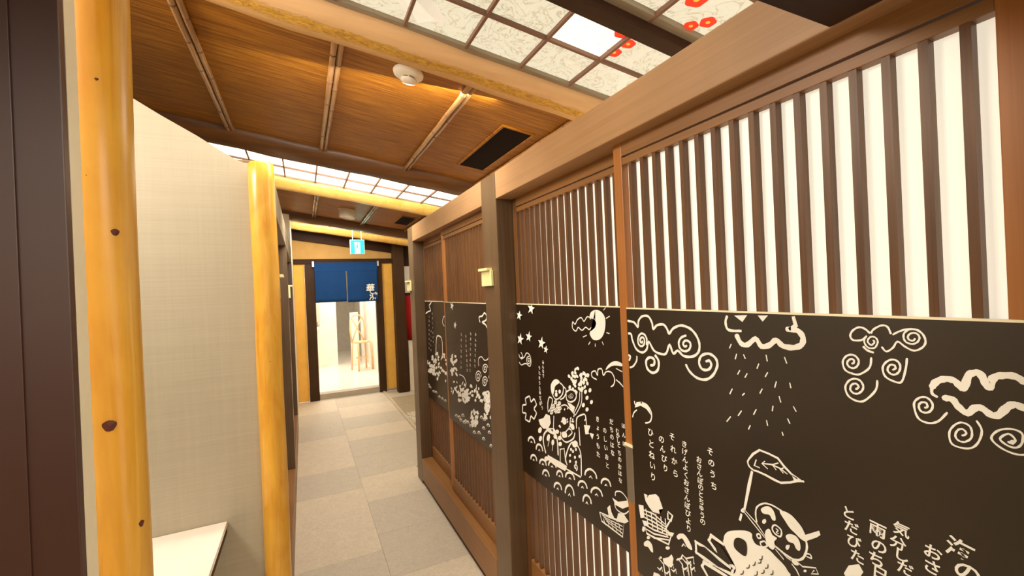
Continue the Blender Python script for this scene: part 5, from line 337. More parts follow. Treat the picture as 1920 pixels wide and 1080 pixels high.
# ------------------------------------------------------------------ floor
fl = tag(obj('floor', box(-3, 3, -1.5, 7.0, -.10, -.012), M['step']), kind='structure')
TW = .465
shade = {(0, 0): 1, (0, 1): 0, (0, 2): 3, (0, 3): 0, (0, 4): 0, (0, 5): 2, (0, 6): 0, (0, 7): 0, (0, 8): 2, (0, 9): 2, (0, 10): 0,
         (1, 0): 1, (1, 1): 0, (1, 2): 2, (1, 3): 2, (1, 4): 0, (1, 5): 2, (1, 6): 3, (1, 7): 1, (1, 8): 0, (1, 9): 2, (1, 10): 1}
ys = [1.70-2*TW, 1.70-TW, 1.70, 2.16, 2.67, 3.13, 3.60, 4.09, 4.57, 5.05, 5.6, 6.16, 6.948]
yr = [1.45-2*TW, 1.45-TW, 1.45, 1.91, 2.38, 2.85, 3.33, 3.80, 4.31, 4.82, 5.24, 5.74, 6.30, 6.948]
sl_ = [1, 0, 1, 2, 0, 0, 2, 0, 0, 2, 2, 0]; sr_ = [2, 0, 1, 0, 2, 2, 0, 2, 2, 0, 2, 0, 1]
def tile(x0, x1, y0, y1, k):
    g = .0004; obj('tile', box(x0+g, x1-g, y0+g, y1-g, -.012, random.uniform(-.0006, 0)), M['tiles'][k], fl, .0006)
for i, k in enumerate(sl_): tile(-.125, .365, ys[i], ys[i+1], k)
for i, k in enumerate(sr_): tile(.365, .83 if yr[i] < 3.5 else 1.05, yr[i], yr[i+1], k)
for x0 in (-.59, -1.055, -1.52):
    for i in range(6): tile(x0, x0+.465, .3+i*.3, .6+i*.3, random.choice((0, 1, 2)))
for i in range(4):
    for x0 in (-.6, -.135, .33, .795): tile(x0, x0+.465, -1.1+i*.465, -1.1+(i+1)*.465, random.choice((0, 1, 2)))
tag(obj('trim_1', box(1.05, 1.085, 3.6, 6.948, -.012, .012), M['kerb'], None, .003), kind='structure')
gv = empty('side_floor', (1.5, 5.3, 0), kind='structure')
for i in range(7):
    for j in range(2): obj('tile', box(1.087+j*.46, 1.545+j*.46, 3.62+i*.475, 4.09+i*.475, -.012, 0), M['mat'] if (i+j) % 3 else M['tiles'][2], gv, .002)
bm = bmesh.new()
for i in range(150):
    x, y = random.uniform(1.10, 1.22), random.uniform(4.9, 5.5)
    r = random.uniform(.008, .016); q = bmesh.ops.create_icosphere(bm, subdivisions=1, radius=r)
    bmesh.ops.translate(bm, verts=q['verts'], vec=(x, y, r*.5))
tag(obj('pebbles', bm, M['pebble']), 'strip of pale pebbles on the side floor behind the grey corner post', 'pebbles', kind='stuff')
# ------------------------------------------------------------------ outer walls
tag(obj('wall_left', box(-1.75, -1.7, -1.5, 7.0, 0, 2.76), M['cream']), kind='structure')
tag(obj('wall_back_added', box(-1.7, 1.1, -1.5, -1.45, 0, 1.45), M['deep']), kind='structure')  # unseen dark wall, added so the jamb board's lower part reflects dark
tag(obj('wall_right', box(2.3, 2.35, -1.5, 7.0, 0, 2.2), M['cream']), kind='structure')
# ------------------------------------------------------------------ ceiling
CS = -.15; CZ = 2.48
def cbox(x0, x1, y0, y1, d0, d1, bm=None): return box(x0, x1, y0, y1, CZ-d1, CZ-d0, bm, CS)   # d = depth below the ceiling plane
ce = tag(obj('ceiling', cbox(-1.7, 2.3, -1.5, 7.0, -.16, -.13), M['deep']), kind='structure')
bam_x = [-1.38, -.865, -.35, .155, .685, 1.21, 1.75]
for y0, y1 in ((-1.5, -1.33), (-.27, .36), (1.66, 3.2), (4.08, 5.75)):
    xs = [-1.7]+bam_x+[2.3]
    for a, b in zip(xs, xs[1:]): obj('ceiling_panel', cbox(a+.002, b-.002, y0, y1, -.012, 0), M['ceil'], ce)
    obj('bearer', cbox(-1.7, 2.3, y0, y1, -.12, -.02), M['deep'], ce)
def bamboo(x, y0, y1, label):
    t = empty('bamboo_strip', (x, (y0+y1)/2, CZ+CS*x), label, 'bamboo strip')
    z = CZ+CS*x-.014; k = 0
    for dx, r in ((-.011, .0125), (.013, .0115)):
        bm = tube([(x+dx, y0+(y1-y0)*i/14, z+.002*math.sin(i*2.1)) for i in range(15)], r, 10)
        obj('cane', bm, M['bamboo'], t, smooth=True)
        y = y0+.14+.07*k
        while y < y1-.05:
            obj('node', lathe((x+dx, y, z), [(r+.0005, -.004), (r+.002, -.001), (r+.002, .001), (r+.0005, .004)], 12, axis='y'), M['node'], t); y += .235
        k = 1
names = ['far left', 'left', 'third', 'middle', 'right', 'wall side', 'booth side']
bn = {-.865: 'over the left booth', -.35: 'well left of the smoke detector', .155: 'just left of the smoke detector',
      .685: 'between smoke detector and dark slot', 1.21: 'behind the right door beam', 1.75: 'over the right booth', -1.38: 'at the left booth back wall'}
for x in bam_x: bamboo(x, 1.68, 3.16, 'bamboo cane pair on the near brown ceiling, '+bn[x])
bf = {.155: 'left of the white drum lamp', .685: 'right of the white drum lamp', 1.21: 'past the far ceiling slot'}
for x in bam_x[3:6]: bamboo(x, 4.2, 5.66, 'bamboo cane pair on the far brown ceiling, '+bf[x])
def log_beam(name, y, r, drop, mat, label, seg=26, wob=.004, x0=-1.69, x1=2.29, squash=1.0, n=18):
    bm = bmesh.new(); rings = []
    for i in range(seg+1):
        x = x0+(x1-x0)*i/seg; c = Vector((x, y+wob*math.sin(i*1.3), CZ+CS*x-drop+wob*.6*math.sin(i*.9+1))); q = r*(1+.03*math.sin(i*2.3+y))
        rings.append([bm.verts.new(c+Vector((0, q*math.cos(6.28318*k/n), q*squash*math.sin(6.28318*k/n)))) for k in range(n)])
    for a, b in zip(rings, rings[1:]):
        for k in range(n): bm.faces.new((a[k], a[(k+1) % n], b[(k+1) % n], b[k]))
    bm.faces.new(rings[0]); bm.faces.new(rings[-1])
    return tag(obj(name, bm, mat, smooth=True), label, 'log beam')
log_beam('ceiling_log', 1.625, .094, .0, M['bark'], 'pale peeled log with a rough yellow bark strip, under the near paper skylight', squash=.64)
log_beam('ceiling_log', 3.17, .115, .0, M['dlog'], 'dark brown log between the near brown ceiling field and the second skylight', squash=.75)  # widened to take in the shadow band beside the log
log_beam('ceiling_log', 4.115, .085, .0, M['logx'], 'bright yellow log just behind the second skylight')
log_beam('ceiling_log', 5.72, .115, .0, M['dlog'], 'dark brown log behind the white drum lamp', squash=.75)
log_beam('ceiling_log', 6.42, .085, .0, M['logx'], 'bright yellow log farthest from view, above the exit sign')
PX = .2235; X0 = .356
def skylight(label, ys, kx, papers, bars=(), frame_y=()):
    """papers laid between lattice lines; ys = row lines"""
    xs = [X0+PX*k for k in kx]
    t = empty('paper_skylight', (.35, (ys[0]+ys[-1])/2, CZ+CS*.35), label, 'skylight')
    for y0, y1 in frame_y: obj('frame_rail', cbox(xs[0], xs[-1], y0, y1, -.03, .0), M['frame'], t, .002)
    for x in (xs[0], xs[-1]): obj('frame_rail', cbox(x-.012, x+.012, ys[0], ys[-1], -.03, .0), M['frame'], t, .002)
    skip = [(a, b) for a, b in bars]
    for i, x in enumerate(xs):
        if 0 < i < len(xs)-1:
            obj('lattice_bar', cbox(x-.005, x+.005, ys[0], ys[-1], -.012, .002), M['lattice'], t)
    for y in ys[1:-1]:
        if not any(a-.02 <= y <= b+.02 for a, b in bars):
            obj('lattice_bar', cbox(xs[0], xs[-1], y-.006, y+.006, -.012, .0015), M['lattice'], t)
    for y0, y1 in zip(ys, ys[1:]):
        if any(abs(y0-a) < .01 and abs(y1-b) < .01 for a, b in bars): continue
        for i, (a, b) in enumerate(zip(xs, xs[1:])):
            obj('paper_pane', cbox(a+.004, b-.004, y0+.004, y1-.004, -.02, -.014), papers(i, y0), t)
    obj('lamp_box', cbox(xs[0], xs[-1], ys[0], ys[-1], -.11, -.06), M['white'], t)
    return t
M['frame'] = wood('grey_brown_frame', (.24, .19, .13), (.33, .27, .19), 'x', .5, 0, 60, .03)
M['lattice'] = plain('brown_lattice', (.20, .10, .065), .5)
k1 = list(range(-9, 9))
ps = lambda i, y: M['paperhot'] if (k1[i] == 2 and 1.1 < y < 1.2) else M['paper']
s1 = skylight('near square-grid skylight of backlit washi paper painted with red blossoms', [.41, .62, .82, 1.02, 1.11, 1.305, 1.515], k1, ps,
              bars=[(1.02, 1.11)], frame_y=[(1.505, 1.565), (1.020, 1.052), (.36, .41)])
obj('cross_bar', cbox(-1.66, 2.14, 1.05, 1.11, -.03, .03), M['deepx'] if 'deepx' in M else M['beamx'], s1, .003)
def flat_ceiling(pts, mat, name, parent, d=.0):
    """flat paint on the underside of the panes (x, y outline)"""
    bm = bmesh.new(); f = bm.faces.new([bm.verts.new((x, y, CZ+CS*x+.0130-d)) for x, y in pts])
    if len(pts) > 4: bmesh.ops.triangulate(bm, faces=[f], ngon_method='EAR_CLIP')
    return obj(name, bm, mat, parent)
def blossom(cx, cy, r):
    pts = []
    for i in range(30):
        a = 6.28318*i/30; q = r*(.80+.22*abs(math.sin(2.5*a))); pts.append((cx+q*math.cos(a), cy+q*math.sin(a)))
    b = flat_ceiling(pts, M['bloom'], 'painted_blossom', s1, .0006)
    flat_ceiling([(cx+r*.28*math.cos(a), cy+r*.28*math.sin(a)) for a in [6.28318*i/8 for i in range(8)]], M['bloomc'], 'blossom_centre', b, .0012)
for c in ((1.005, 1.150, .030), (1.058, 1.185, .026), (1.048, 1.250, .028), (1.085, .915, .034), (1.19, .965, .026), (1.16, 1.005, .024), (1.38, .80, .03), (.2, .7, .03), (-.1, .74, .03), (.02, .62, .028)): blossom(*c)
def branch(pts, w0, w1):
    n = len(pts); L, R_ = [], []
    for i, (x, y) in enumerate(pts):
        a = pts[max(0, i-1)]; b = pts[min(n-1, i+1)]; dx, dy = b[0]-a[0], b[1]-a[1]; q = math.hypot(dx, dy); w = (w0+(w1-w0)*i/(n-1))/2
        L.append((x-dy/q*w, y+dx/q*w)); R_.append((x+dy/q*w, y-dx/q*w))
    flat_ceiling(L+R_[::-1], M['branch'], 'painted_branch', s1, .0003)
branch([(1.30, 1.50), (1.22, 1.42), (1.17, 1.33), (1.13, 1.26), (1.13, 1.19), (1.16, 1.12)], .04, .014)
branch([(1.17, 1.34), (1.07, 1.36), (1.01, 1.40), (.93, 1.40)], .018, .006)
branch([(1.02, 1.39), (1.03, 1.46)], .01, .005)
branch([(1.20, 1.38), (1.24, 1.30), (1.26, 1.22)], .014, .005)
branch([(1.0, .99), (1.08, .95), (1.16, .86), (1.22, .78)], .012, .03)
branch([(.30, 1.16), (.38, 1.26), (.36, 1.36), (.44, 1.46)], .05, .11)
branch([(.10, 1.40), (.22, 1.36), (.34, 1.40), (.42, 1.47)], .04, .07)
skylight('second skylight row of glowing white paper squares between the dark and yellow logs', [3.28, 3.44, 3.74, 4.03], list(range(-9, 9)), lambda i, y: M['paper2'], frame_y=[(3.32, 3.43), (4.025, 4.045)])
skylight('farthest narrow skylight strip of glowing paper before the curtained doorway', [5.82, 6.05, 6.32], list(range(-9, 9)), lambda i, y: M['paper2'], frame_y=[(5.80, 5.825), (6.315, 6.34)])
skylight('added glowing paper skylight behind the viewer, giving sheen to the jamb board', [-1.3, -1.05, -.8, -.55, -.3], list(range(-6, 5)), lambda i, y: M['paper2'], frame_y=[(-1.33, -1.3), (-.3, -.27)])  # unseen, added as a light source for jamb sheen and fill
def slot(x0, x1, y0, y1, label):
    t = empty('ceiling_slot_vent', ((x0+x1)/2, (y0+y1)/2, CZ+CS*(x0+x1)/2), label, 'vent')
    obj('opening', cbox(x0, x1, y0, y1, -.001, .004), M['slot'], t)
    bm = bmesh.new()
    for a in ((x0-.012, x0, y0-.012, y1+.012), (x1, x1+.012, y0-.012, y1+.012), (x0, x1, y0-.012, y0), (x0, x1, y1, y1+.012)): cbox(*a, -.001, .008, bm)
    obj('frame', bm, M['ceil'], t)
    for i in range(3):
        x = x0+(x1-x0)*(i+1)/4; obj('louvre', cbox(x-.003, x+.003, y0, y1, 0, .003), M['slot'], t)
slot(.965, 1.13, 2.03, 2.74, 'long dark slot vent in the near ceiling field beside the door beam')
slot(1.0, 1.15, 4.72, 5.22, 'small dark slot vent in the far ceiling field')
def detector():
    x, y = .43, 1.80; z = CZ+CS*x
    t = empty('smoke_detector', (x, y, z), 'round white smoke detector on the brown ceiling', 'smoke detector')
    obj('base', lathe((x, y, z), [(.058, .0), (.062, -.006), (.06, -.016), (.048, -.026), (.030, -.030)], tilt=CS), M['white'], t, smooth=True)
    obj('sensor_cap', lathe((x, y, z), [(.026, -.034), (.033, -.036), (.032, -.042), (.022, -.048), (.006, -.050)], tilt=CS), M['white'], t, smooth=True)
    obj('sensor_gap', lathe((x, y, z), [(.026, -.028), (.027, -.036)], tilt=CS), M['slot'], t)
    for i in range(6):
        a = i*1.047+.3; cx, cy = x+.029*math.cos(a), y+.029*math.sin(a)
        obj('rib', box(cx-.003, cx+.003, cy-.003, cy+.003, z+CS*(cx-x)-.037, z+CS*(cx-x)-.026), M['white'], t)
detector()
def drum():
    x, y = .46, 4.95; z = CZ+CS*x
    t = empty('drum_lamp', (x, y, z), 'white drum-shaped ceiling fixture on the far brown ceiling', 'ceiling lamp')
    obj('housing', lathe((x, y, z), [(.078, .01), (.080, -.004), (.080, -.082), (.076, -.088)], tilt=CS), M['white'], t, smooth=False)
    obj('lens', lathe((x, y, z), [(.066, -.0885), (.05, -.094), (.005, -.096)], tilt=CS), M['white'], t, smooth=True)
    obj('ring', lathe((x, y, z), [(.084, .004), (.085, -.004), (.081, -.008)], tilt=CS), M['white'], t)
drum()
# ------------------------------------------------------------------ sliding-door bays
PITCH = .0458
def sliding_door(sgn, face, y0, y1, label, key, stile_mat, panel=(.0, .0), side='right', group=None):
    """sgn +1: wall on the right (front faces -X), -1: wall on the left. face = x of the front face"""
    X = lambda d: face+sgn*d
    def bx(d0, d1, a, b, c, e, bm=None):
        p, q = sorted((X(d0), X(d1))); return box(p, q, a, b, c, e, bm)
    t = empty('sliding_door', (X(.015), (y0+y1)/2, .2), label, 'sliding door')
    T = .03; SW = .035
    obj('stile', bx(0, T, y0, y0+SW, .20, 1.925), stile_mat[0], t, .0015); obj('stile', bx(0, T, y1-SW, y1, .20, 1.925), stile_mat[1], t, .0015)
    obj('top_rail', bx(0, T, y0+SW, y1-SW, 1.862, 1.925), M['rail'], t, .001)
    obj('top_bead', bx(.002, T-.002, y0+SW, y1-SW, 1.838, 1.858), M['rail'], t, .001)
    obj('bottom_rail', bx(0, T, y0+SW, y1-SW, .20, .292), M['rail'], t, .0015)
    n = int((y1-y0-2*SW)/PITCH); off = ((y1-y0-2*SW)-(n-1)*PITCH)/2
    for i in range(n):
        y = y0+SW+off+i*PITCH
        obj('slat', bx(.004, .022, y-.006, y+.006, .292, 1.840), M['slat'], t)
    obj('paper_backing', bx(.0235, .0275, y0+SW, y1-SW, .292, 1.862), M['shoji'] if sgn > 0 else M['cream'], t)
    if key:
        p = obj('black_panel', bx(-.004, .003, y0+panel[0], y1-panel[1], .678, 1.427), M['black'], t)
        p['label'] = 'black lacquered panel painted with white line drawings'
        obj('panel_trim', bx(-.0045, .0035, y0+panel[0], y1-panel[1], 1.427, 1.4305), M['edge'], t)
        drawing(key, X(-.0046), y0+panel[0]+.001, y1-panel[1]-.001, .680, 1.426, p)
        if key == 'R': drawing('RK', X(-.0054), y0+panel[0]+.001, y1-panel[1]-.001, .680, 1.426, p, 'black', 'drawing_dark_detail')
    return t
dk, st = M['slat'], M['stile']
d1 = sliding_door(1, .835, .203, 1.02, 'sliding door nearest the camera, black panel with clouds, rain, leaf and animal drawing', 'R', (M['stile'], M['stile']), (.020, .034))
d2 = sliding_door(1, .870, .96, 1.775, 'sliding door with sun, stars and musicians drawn on its black panel, right beside the wide post', 'L', (dk, dk), (.0, .004))
d3 = sliding_door(1, .835, 1.955, 2.79, 'sliding door behind the wide post with yellow card, swirl drawing and close slats', 'FR', (dk, M['stile']), (.0, .034))
d4 = sliding_door(1, .870, 2.60, 3.415, 'farthest right-hand sliding door, in the back track beside the corner post', 'FL', (dk, dk), (.0, .004))
h = empty('pull', (0, 0, 0)); bpy.data.objects.remove(h)
hp = obj('pull_plate', box(.8315, .8352, .9865, 1.0175, .868, 1.035), M['metal'], d1, .001); hp['label'] = 'brushed metal pull plate'
obj('pull_cap', box(.829, .8352, .984, 1.02, 1.029, 1.036), M['edge'], hp); obj('pull_screw', lathe((.8312, 1.002, .93), [(.005, 0), (.004, .0006)], 10, axis='y'), M['metal'], hp)
def post(x0, x1, y0, y1, z1, label, mat=None):
    t = tag(obj('wooden_post', box(x0, x1, y0, y1, 0, z1), mat or M['post'], None, .003), label, 'post'); return t
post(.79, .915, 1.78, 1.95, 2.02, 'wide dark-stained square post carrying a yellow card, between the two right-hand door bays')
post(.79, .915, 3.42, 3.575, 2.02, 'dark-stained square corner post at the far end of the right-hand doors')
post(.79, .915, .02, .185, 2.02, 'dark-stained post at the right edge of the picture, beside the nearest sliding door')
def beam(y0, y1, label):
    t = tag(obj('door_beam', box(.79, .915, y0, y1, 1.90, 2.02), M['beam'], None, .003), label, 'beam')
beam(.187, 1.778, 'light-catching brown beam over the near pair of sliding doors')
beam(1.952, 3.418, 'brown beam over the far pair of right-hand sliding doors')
def sill(y0, y1, label):
    t = empty('door_sill', (.85, (y0+y1)/2, 0), label, 'sill')
    obj('kick_board', box(.80, .915, y0, y1, 0, .03), M['deep'], t); obj('sill_board', box(.79, .915, y0, y1, .034, .198), M['rail'], t, .003)
sill(.187, 1.778, 'brown wooden sill under the near pair of sliding doors'); sill(1.952, 3.418, 'brown wooden sill under the far pair of right-hand sliding doors')
# header over the corridor, its depth toward the viewer added to shade the near door
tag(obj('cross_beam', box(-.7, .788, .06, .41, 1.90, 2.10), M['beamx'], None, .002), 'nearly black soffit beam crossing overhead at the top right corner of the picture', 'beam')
# booth cheeks behind the doors (between bays) so the booths are closed rooms
tag(obj('wall_booth', box(.915, 2.3, 1.84, 1.88, 0, 2.05), M['cream']), kind='structure')
tag(obj('wall_booth_end', box(.915, 2.3, 3.50, 3.54, 0, 2.05), M['cream']), kind='structure')
def card(x, y0, y1, z0, z1, label, sgn=1):
    t = empty('number_card', (x, (y0+y1)/2, z0), label, 'sign')
    p = (x, x+sgn*.012); obj('card', box(min(p), max(p), y0, y1, z0, z1-.012), M['tagy'], t, .001)
    p = (x-sgn*.016, x+sgn*.012); obj('hood', box(min(p), max(p), y0+.012*(sgn > 0), y1, z1-.012, z1), M['tagy'], t, .001)
card(.776, 1.835, 1.955, 1.515, 1.598, 'pale yellow hooded card fixed to the wide post')
card(.776, 3.50, 3.62, 1.515, 1.598, 'pale yellow hooded card fixed to the far corner post')
# ------------------------------------------------------------------ left row beyond the booth
def left_bay(y0, y1, ix):
    w = (y1-y0)/2+.02
    sliding_door(-1, -.150, y0+.005, y0+w, 'left-row slatted sliding door %s, seen edge-on' % ix[0], None, (dk, M['stile']))
    sliding_door(-1, -.185, y1-w, y1-.005, 'left-row slatted sliding door %s, seen edge-on' % ix[1], None, (dk, dk))
    tag(obj('door_beam', box(-.225, -.10, y0, y1, 1.90, 2.06), M['lbeam'], None, .003), 'brown beam, grazing light in its colour, over the %s pair of left-row doors' % ix[2], 'beam')
    tag(obj('door_sill', box(-.225, -.10, y0, y1, 0, .198), M['rail'], None, .003), 'brown sill under the %s pair of left-row doors' % ix[2], 'sill')
M['lbeam'] = wood('beam_grazing_light', (.30, .25, .18), (.38, .32, .24), 'y', .5, 0, 90, .05)  # grey-beige of the grazing light put into the beam colour
left_bay(2.16, 3.75, ('just past the yellow log post', 'second past the yellow log post', 'nearer')); left_bay(3.90, 5.45, ('third past the yellow log post', 'fourth past the yellow log post', 'farther'))
for y, nm in ((2.03, 'right behind the yellow log post'), (3.752, 'between the two left-row bays'), (5.452, 'at the far end of the left row')):
    post(-.225, -.10, y, y+.127 if y < 3 else y+.145, 2.06, 'square post of the left row '+nm)
card(-.086, 2.06, 2.15, 1.50, 1.60, 'pale yellow card on the left row, just right of the yellow log post', -1); card(-.086, 3.78, 3.89, 1.50, 1.60, 'pale yellow card farther along the left row, beside the ochre wall', -1)
tag(obj('wall_left_end', box(-1.7, -.105, 5.62, 6.948, 0, 2.5), M['cream']), kind='structure')
# ------------------------------------------------------------------ left booth: log posts, jamb, partition, table
def log_post(x, y, r, z1, label, knots):
    bm = bmesh.new(); n = 28; rings = []
    zs = [z1*i/26 for i in range(26)]+[z1-.012, z1-.003, z1]; kr = [0]*26+[0, .006, .014]
    for i, z in enumerate(zs):
        cx, cy = x+.0012*math.sin(i*.7), y+.0012*math.cos(i*.9)
        rings.append([bm.verts.new((cx+(r-kr[i])*(1+.012*math.sin(3*a+i*.4))*math.cos(a), cy+(r-kr[i])*(1+.012*math.sin(3*a+i*.4))*math.sin(a), z)) for a in [6.28318*k/n for k in range(n)]])
    for a, b in zip(rings, rings[1:]):
        for k in range(n): bm.faces.new((a[k], a[(k+1) % n], b[(k+1) % n], b[k]))
    bm.faces.new(rings[0]); bm.faces.new(rings[-1])
    t = empty('log_post', (x, y, 0), label, 'log post')
    obj('trunk', bm, M['log'], t, smooth=True)
    for ang, z, q in knots:
        a = math.radians(ang); c = Vector((x+r*.985*math.cos(a), y+r*.985*math.sin(a), z)); d = Vector((math.cos(a), math.sin(a), 0)); s = Vector((-math.sin(a), math.cos(a), 0))
        bk = bmesh.new()
        for rr, off in ((1.0, .0), (.6, .0014), (.15, .0018)): pass
        ring = [bk.verts.new(c+d*.0006+s*q*math.cos(e)*(1+.15*math.sin(3*e))-d*(q*math.cos(e))**2/(2*r)+Vector((0, 0, q*1.0*math.sin(e)))) for e in [6.28318*k/12 for k in range(12)]]
        ctr = bk.verts.new(c+d*.0022)
        for k in range(12): bk.faces.new((ctr, ring[k], ring[(k+1) % 12]))
        obj('knot', bk, M['knot'], t)
    return t
log_post(-.233, .76, .0325, 2.515, 'thick yellow log post in the left foreground with four dark knots', KN1)
log_post(-.118, 1.83, .0425, 2.0, 'shorter yellow log post ending the beige partition', KN2)
jb = empty('jamb_board', (-.4, .61, 0), 'dark brown laminate board with a cream edge at the left border of the picture', 'board')
obj('dark_face', box(-.60, -.2105, .588, .600, 0, 2.50), M['lam'], jb, .001); obj('core', box(-.60, -.2105, .6005, .626, 0, 2.50), M['edge'], jb); 
obj('cover_strip', box(-.60, -.246, .5855, .5878, 0, 2.50), M['lam'], jb, .0006)
pt = bmesh.new(); prof = [(-1.695, 0), (-.150, 0), (-.150, 1.998), (-.175, 2.000), (-.202, 2.011), (-.25, 2.041), (-.311, 2.082), (-.414, 2.143), (-.49, 2.192), (-.8, 2.38), (-1.1, 2.56), (-1.695, 2.62)]
a = [pt.verts.new((x, 1.85, z)) for x, z in prof]; b = [pt.verts.new((x, 1.885, z)) for x, z in prof]
pt.faces.new(a); pt.faces.new(b[::-1])
for i in range(len(prof)): pt.faces.new((a[i], a[(i+1) % len(a)], b[(i+1) % len(a)], b[i]))
tag(obj('booth_partition', pt, M['linen']), 'tall beige linen-textured partition with a sloping top behind the small table', 'partition')
def table():
    x1 = -.272; x0 = -1.25; y0, y1 = 1.50, 1.848
    t = empty('shelf_table', (-.75, 1.7, 0), 'small white table against the beige partition, dark underside', 'table')
    obj('table_top', box(x0, x1, y0, y1, .712, .72), M['tabletop'], t, .001); obj('edge_band', box(x0, x1+.001, y0-.001, y1, .706, .7118), M['white'], t, .001)
    obj('under_board', box(x0+.02, x1-.001, y0+.001, y1, .680, .7058), M['deep'], t, .001)
    for x in (x0+.08, -.75):
        obj('leg', box(x-.02, x+.02, y0+.14, y0+.18, 0, .680), M['deep'], t, .002)
table()
# ------------------------------------------------------------------ far end: doorway, ochre panels, curtain
YF = 6.95
wf = empty('wall_far', (.6, YF, 0), kind='structure')
obj('plaster_band', box(-.6, 1.34, YF, YF+.05, 2.045, 2.62), M['tan'], wf)
obj('ochre_panel', box(-.6, .035, YF+.01, YF+.05, .0, 1.975), M['ochre'], wf); obj('ochre_panel', box(1.115, 1.32, YF+.01, YF+.05, .03, 1.975), M['ochre'], wf)
obj('skirting', box(1.115, 1.32, YF, YF+.05, .0, .03), M['step'], wf)
obj('side_plaster', box(1.34, 2.3, YF, YF+.05, 0, 2.4), M['deep'], wf)
obj('lintel', box(-.6, 1.32, YF-.03, YF+.05, 1.975, 2.045), M['beamx'], wf, .003)
bm = box(-.6, 1.45, YF-.09, YF, 2.31, 2.44, None, -.141); obj('sloping_beam', bm, M['beamx'], wf, .003)
tag(obj('door_post', box(.037, .168, YF-.03, YF+.07, 0, 1.973), M['deep'], None, .003), 'dark post left of the curtained doorway', 'post')
tag(obj('door_post', box(1.01, 1.113, YF-.03, YF+.07, 0, 1.973), M['deep'], None, .003), 'dark post right of the curtained doorway', 'post')
tag(obj('corner_post', box(1.25, 1.405, YF-.26, YF-.095, 0, 2.27), M['deep'], None, .003), 'thick near-black post right of the narrow ochre panel', 'post')
st_ = tag(obj('door_step', box(.168, 1.01, YF-.005, YF+.16, 0, .082), M['step'], None, .004), 'low grey step at the foot of the curtained doorway', 'step')
def noren():
    y = YF-.06
    t = empty('noren_curtain', (.6, y, 1.4), 'short split blue cloth curtain with white lettering in the doorway', 'curtain')
    for k, (xa, xb, zb) in enumerate(((.165, .582, 1.412), (.606, 1.035, 1.398))):
        bm = bmesh.new(); nx, nz = 22, 10; V = []
        for i in range(nx+1):
            col = []
            for j in range(nz+1):
                u = i/nx; v = j/nz; x = xa+(xb-xa)*u
                col.append(bm.verts.new((x+(.008 if k == 0 else -.004)*(1-v)*(u if k == 0 else 1-u), y+.006*math.sin(u*9+k)*(1-v)-.01*v, zb+(1.985-zb)*v)))
            V.append(col)
        for i in range(nx):
            for j in range(nz): bm.faces.new((V[i][j], V[i+1][j], V[i+1][j+1], V[i][j+1]))
        o = obj('cloth_panel', bm, M['cloth'], t, smooth=True); so = o.modifiers.new('thick', 'SOLIDIFY'); so.thickness = .003
    obj('cloth_header', box(.165, 1.035, y-.014, y-.002, 1.86, 1.99), M['cloth'], t, .001)
    obj('rod', tube([(.14, y-.016+.01, 1.993), (1.06, y-.016+.01, 1.993)], .009, 12), M['deep'], t)
    for x in (.15, 1.05): obj('bracket', box(x-.012, x+.012, y-.02, YF-.03, 1.93, 2.005), M['metal'], t)
    bm = bmesh.new()
    for c, cx, cz, h in (('華', .925, 1.60, .125), ('鴻', .965, 1.475, .125)):
        vs, fs = glyph(c); V = [bm.verts.new((cx+vx*h+vy*h*.1, y-.0215, cz+vy*h)) for vx, vy in vs]
        for f in fs: bm.faces.new([V[i] for i in f])
    obj('lettering', bm, M['paint'], t)
noren()
def exit_sign():
    y = 6.08; x0, x1, z0, z1 = .592, .762, 2.045, 2.225
    t = empty('exit_sign', ((x0+x1)/2, y, z0), 'lit green emergency exit sign hanging in front of the far yellow log', 'sign')
    obj('housing', box(x0-.006, x1+.006, y+.002, y+.03, z0-.006, z1+.006), M['white'], t, .002)
    f = obj('green_face', box(x0, x1, y-.001, y+.001, z0, z1), M['green'], t)
    obj('doorway_mark', box(x0+.052, x1-.052, y-.0025, y-.0012, z0+.002, z1-.03), M['exitw'], f)
    bm = bmesh.new(); q = Vector(((x0+x1)/2, y-.0032, (z0+z1)/2-.01))
    def bar(a, b, w):
        a, b = Vector((a[0], 0, a[1])), Vector((b[0], 0, b[1])); d = (b-a).normalized(); s = Vector((-d.z, 0, d.x))*w/2
        bm.faces.new([bm.verts.new(q+v) for v in (a+s, a-s, b-s, b+s)])
    bar((0, .04), (-.006, .0), .02); bar((-.004, .004), (.016, -.018), .01); bar((.016, -.018), (.006, -.045), .009); bar((-.006, .004), (-.024, -.02), .01); bar((-.024, -.02), (-.036, -.022), .009); bar((0, .036), (.022, .018), .007); bar((-.002, .036), (-.024, .03), .007)
    bm.faces.new([bm.verts.new(q+Vector((.003+.010*math.cos(a), 0, .056+.010*math.sin(a)))) for a in [6.28318*i/10 for i in range(10)]])
    obj('running_figure', bm, M['green'], f)
    for x in (x0+.03, x1-.03): obj('hanger', tube([(x, y+.016, z1+.004), (x, y+.016, CZ+CS*x+.01)], .004, 8), M['white'], t)
exit_sign()
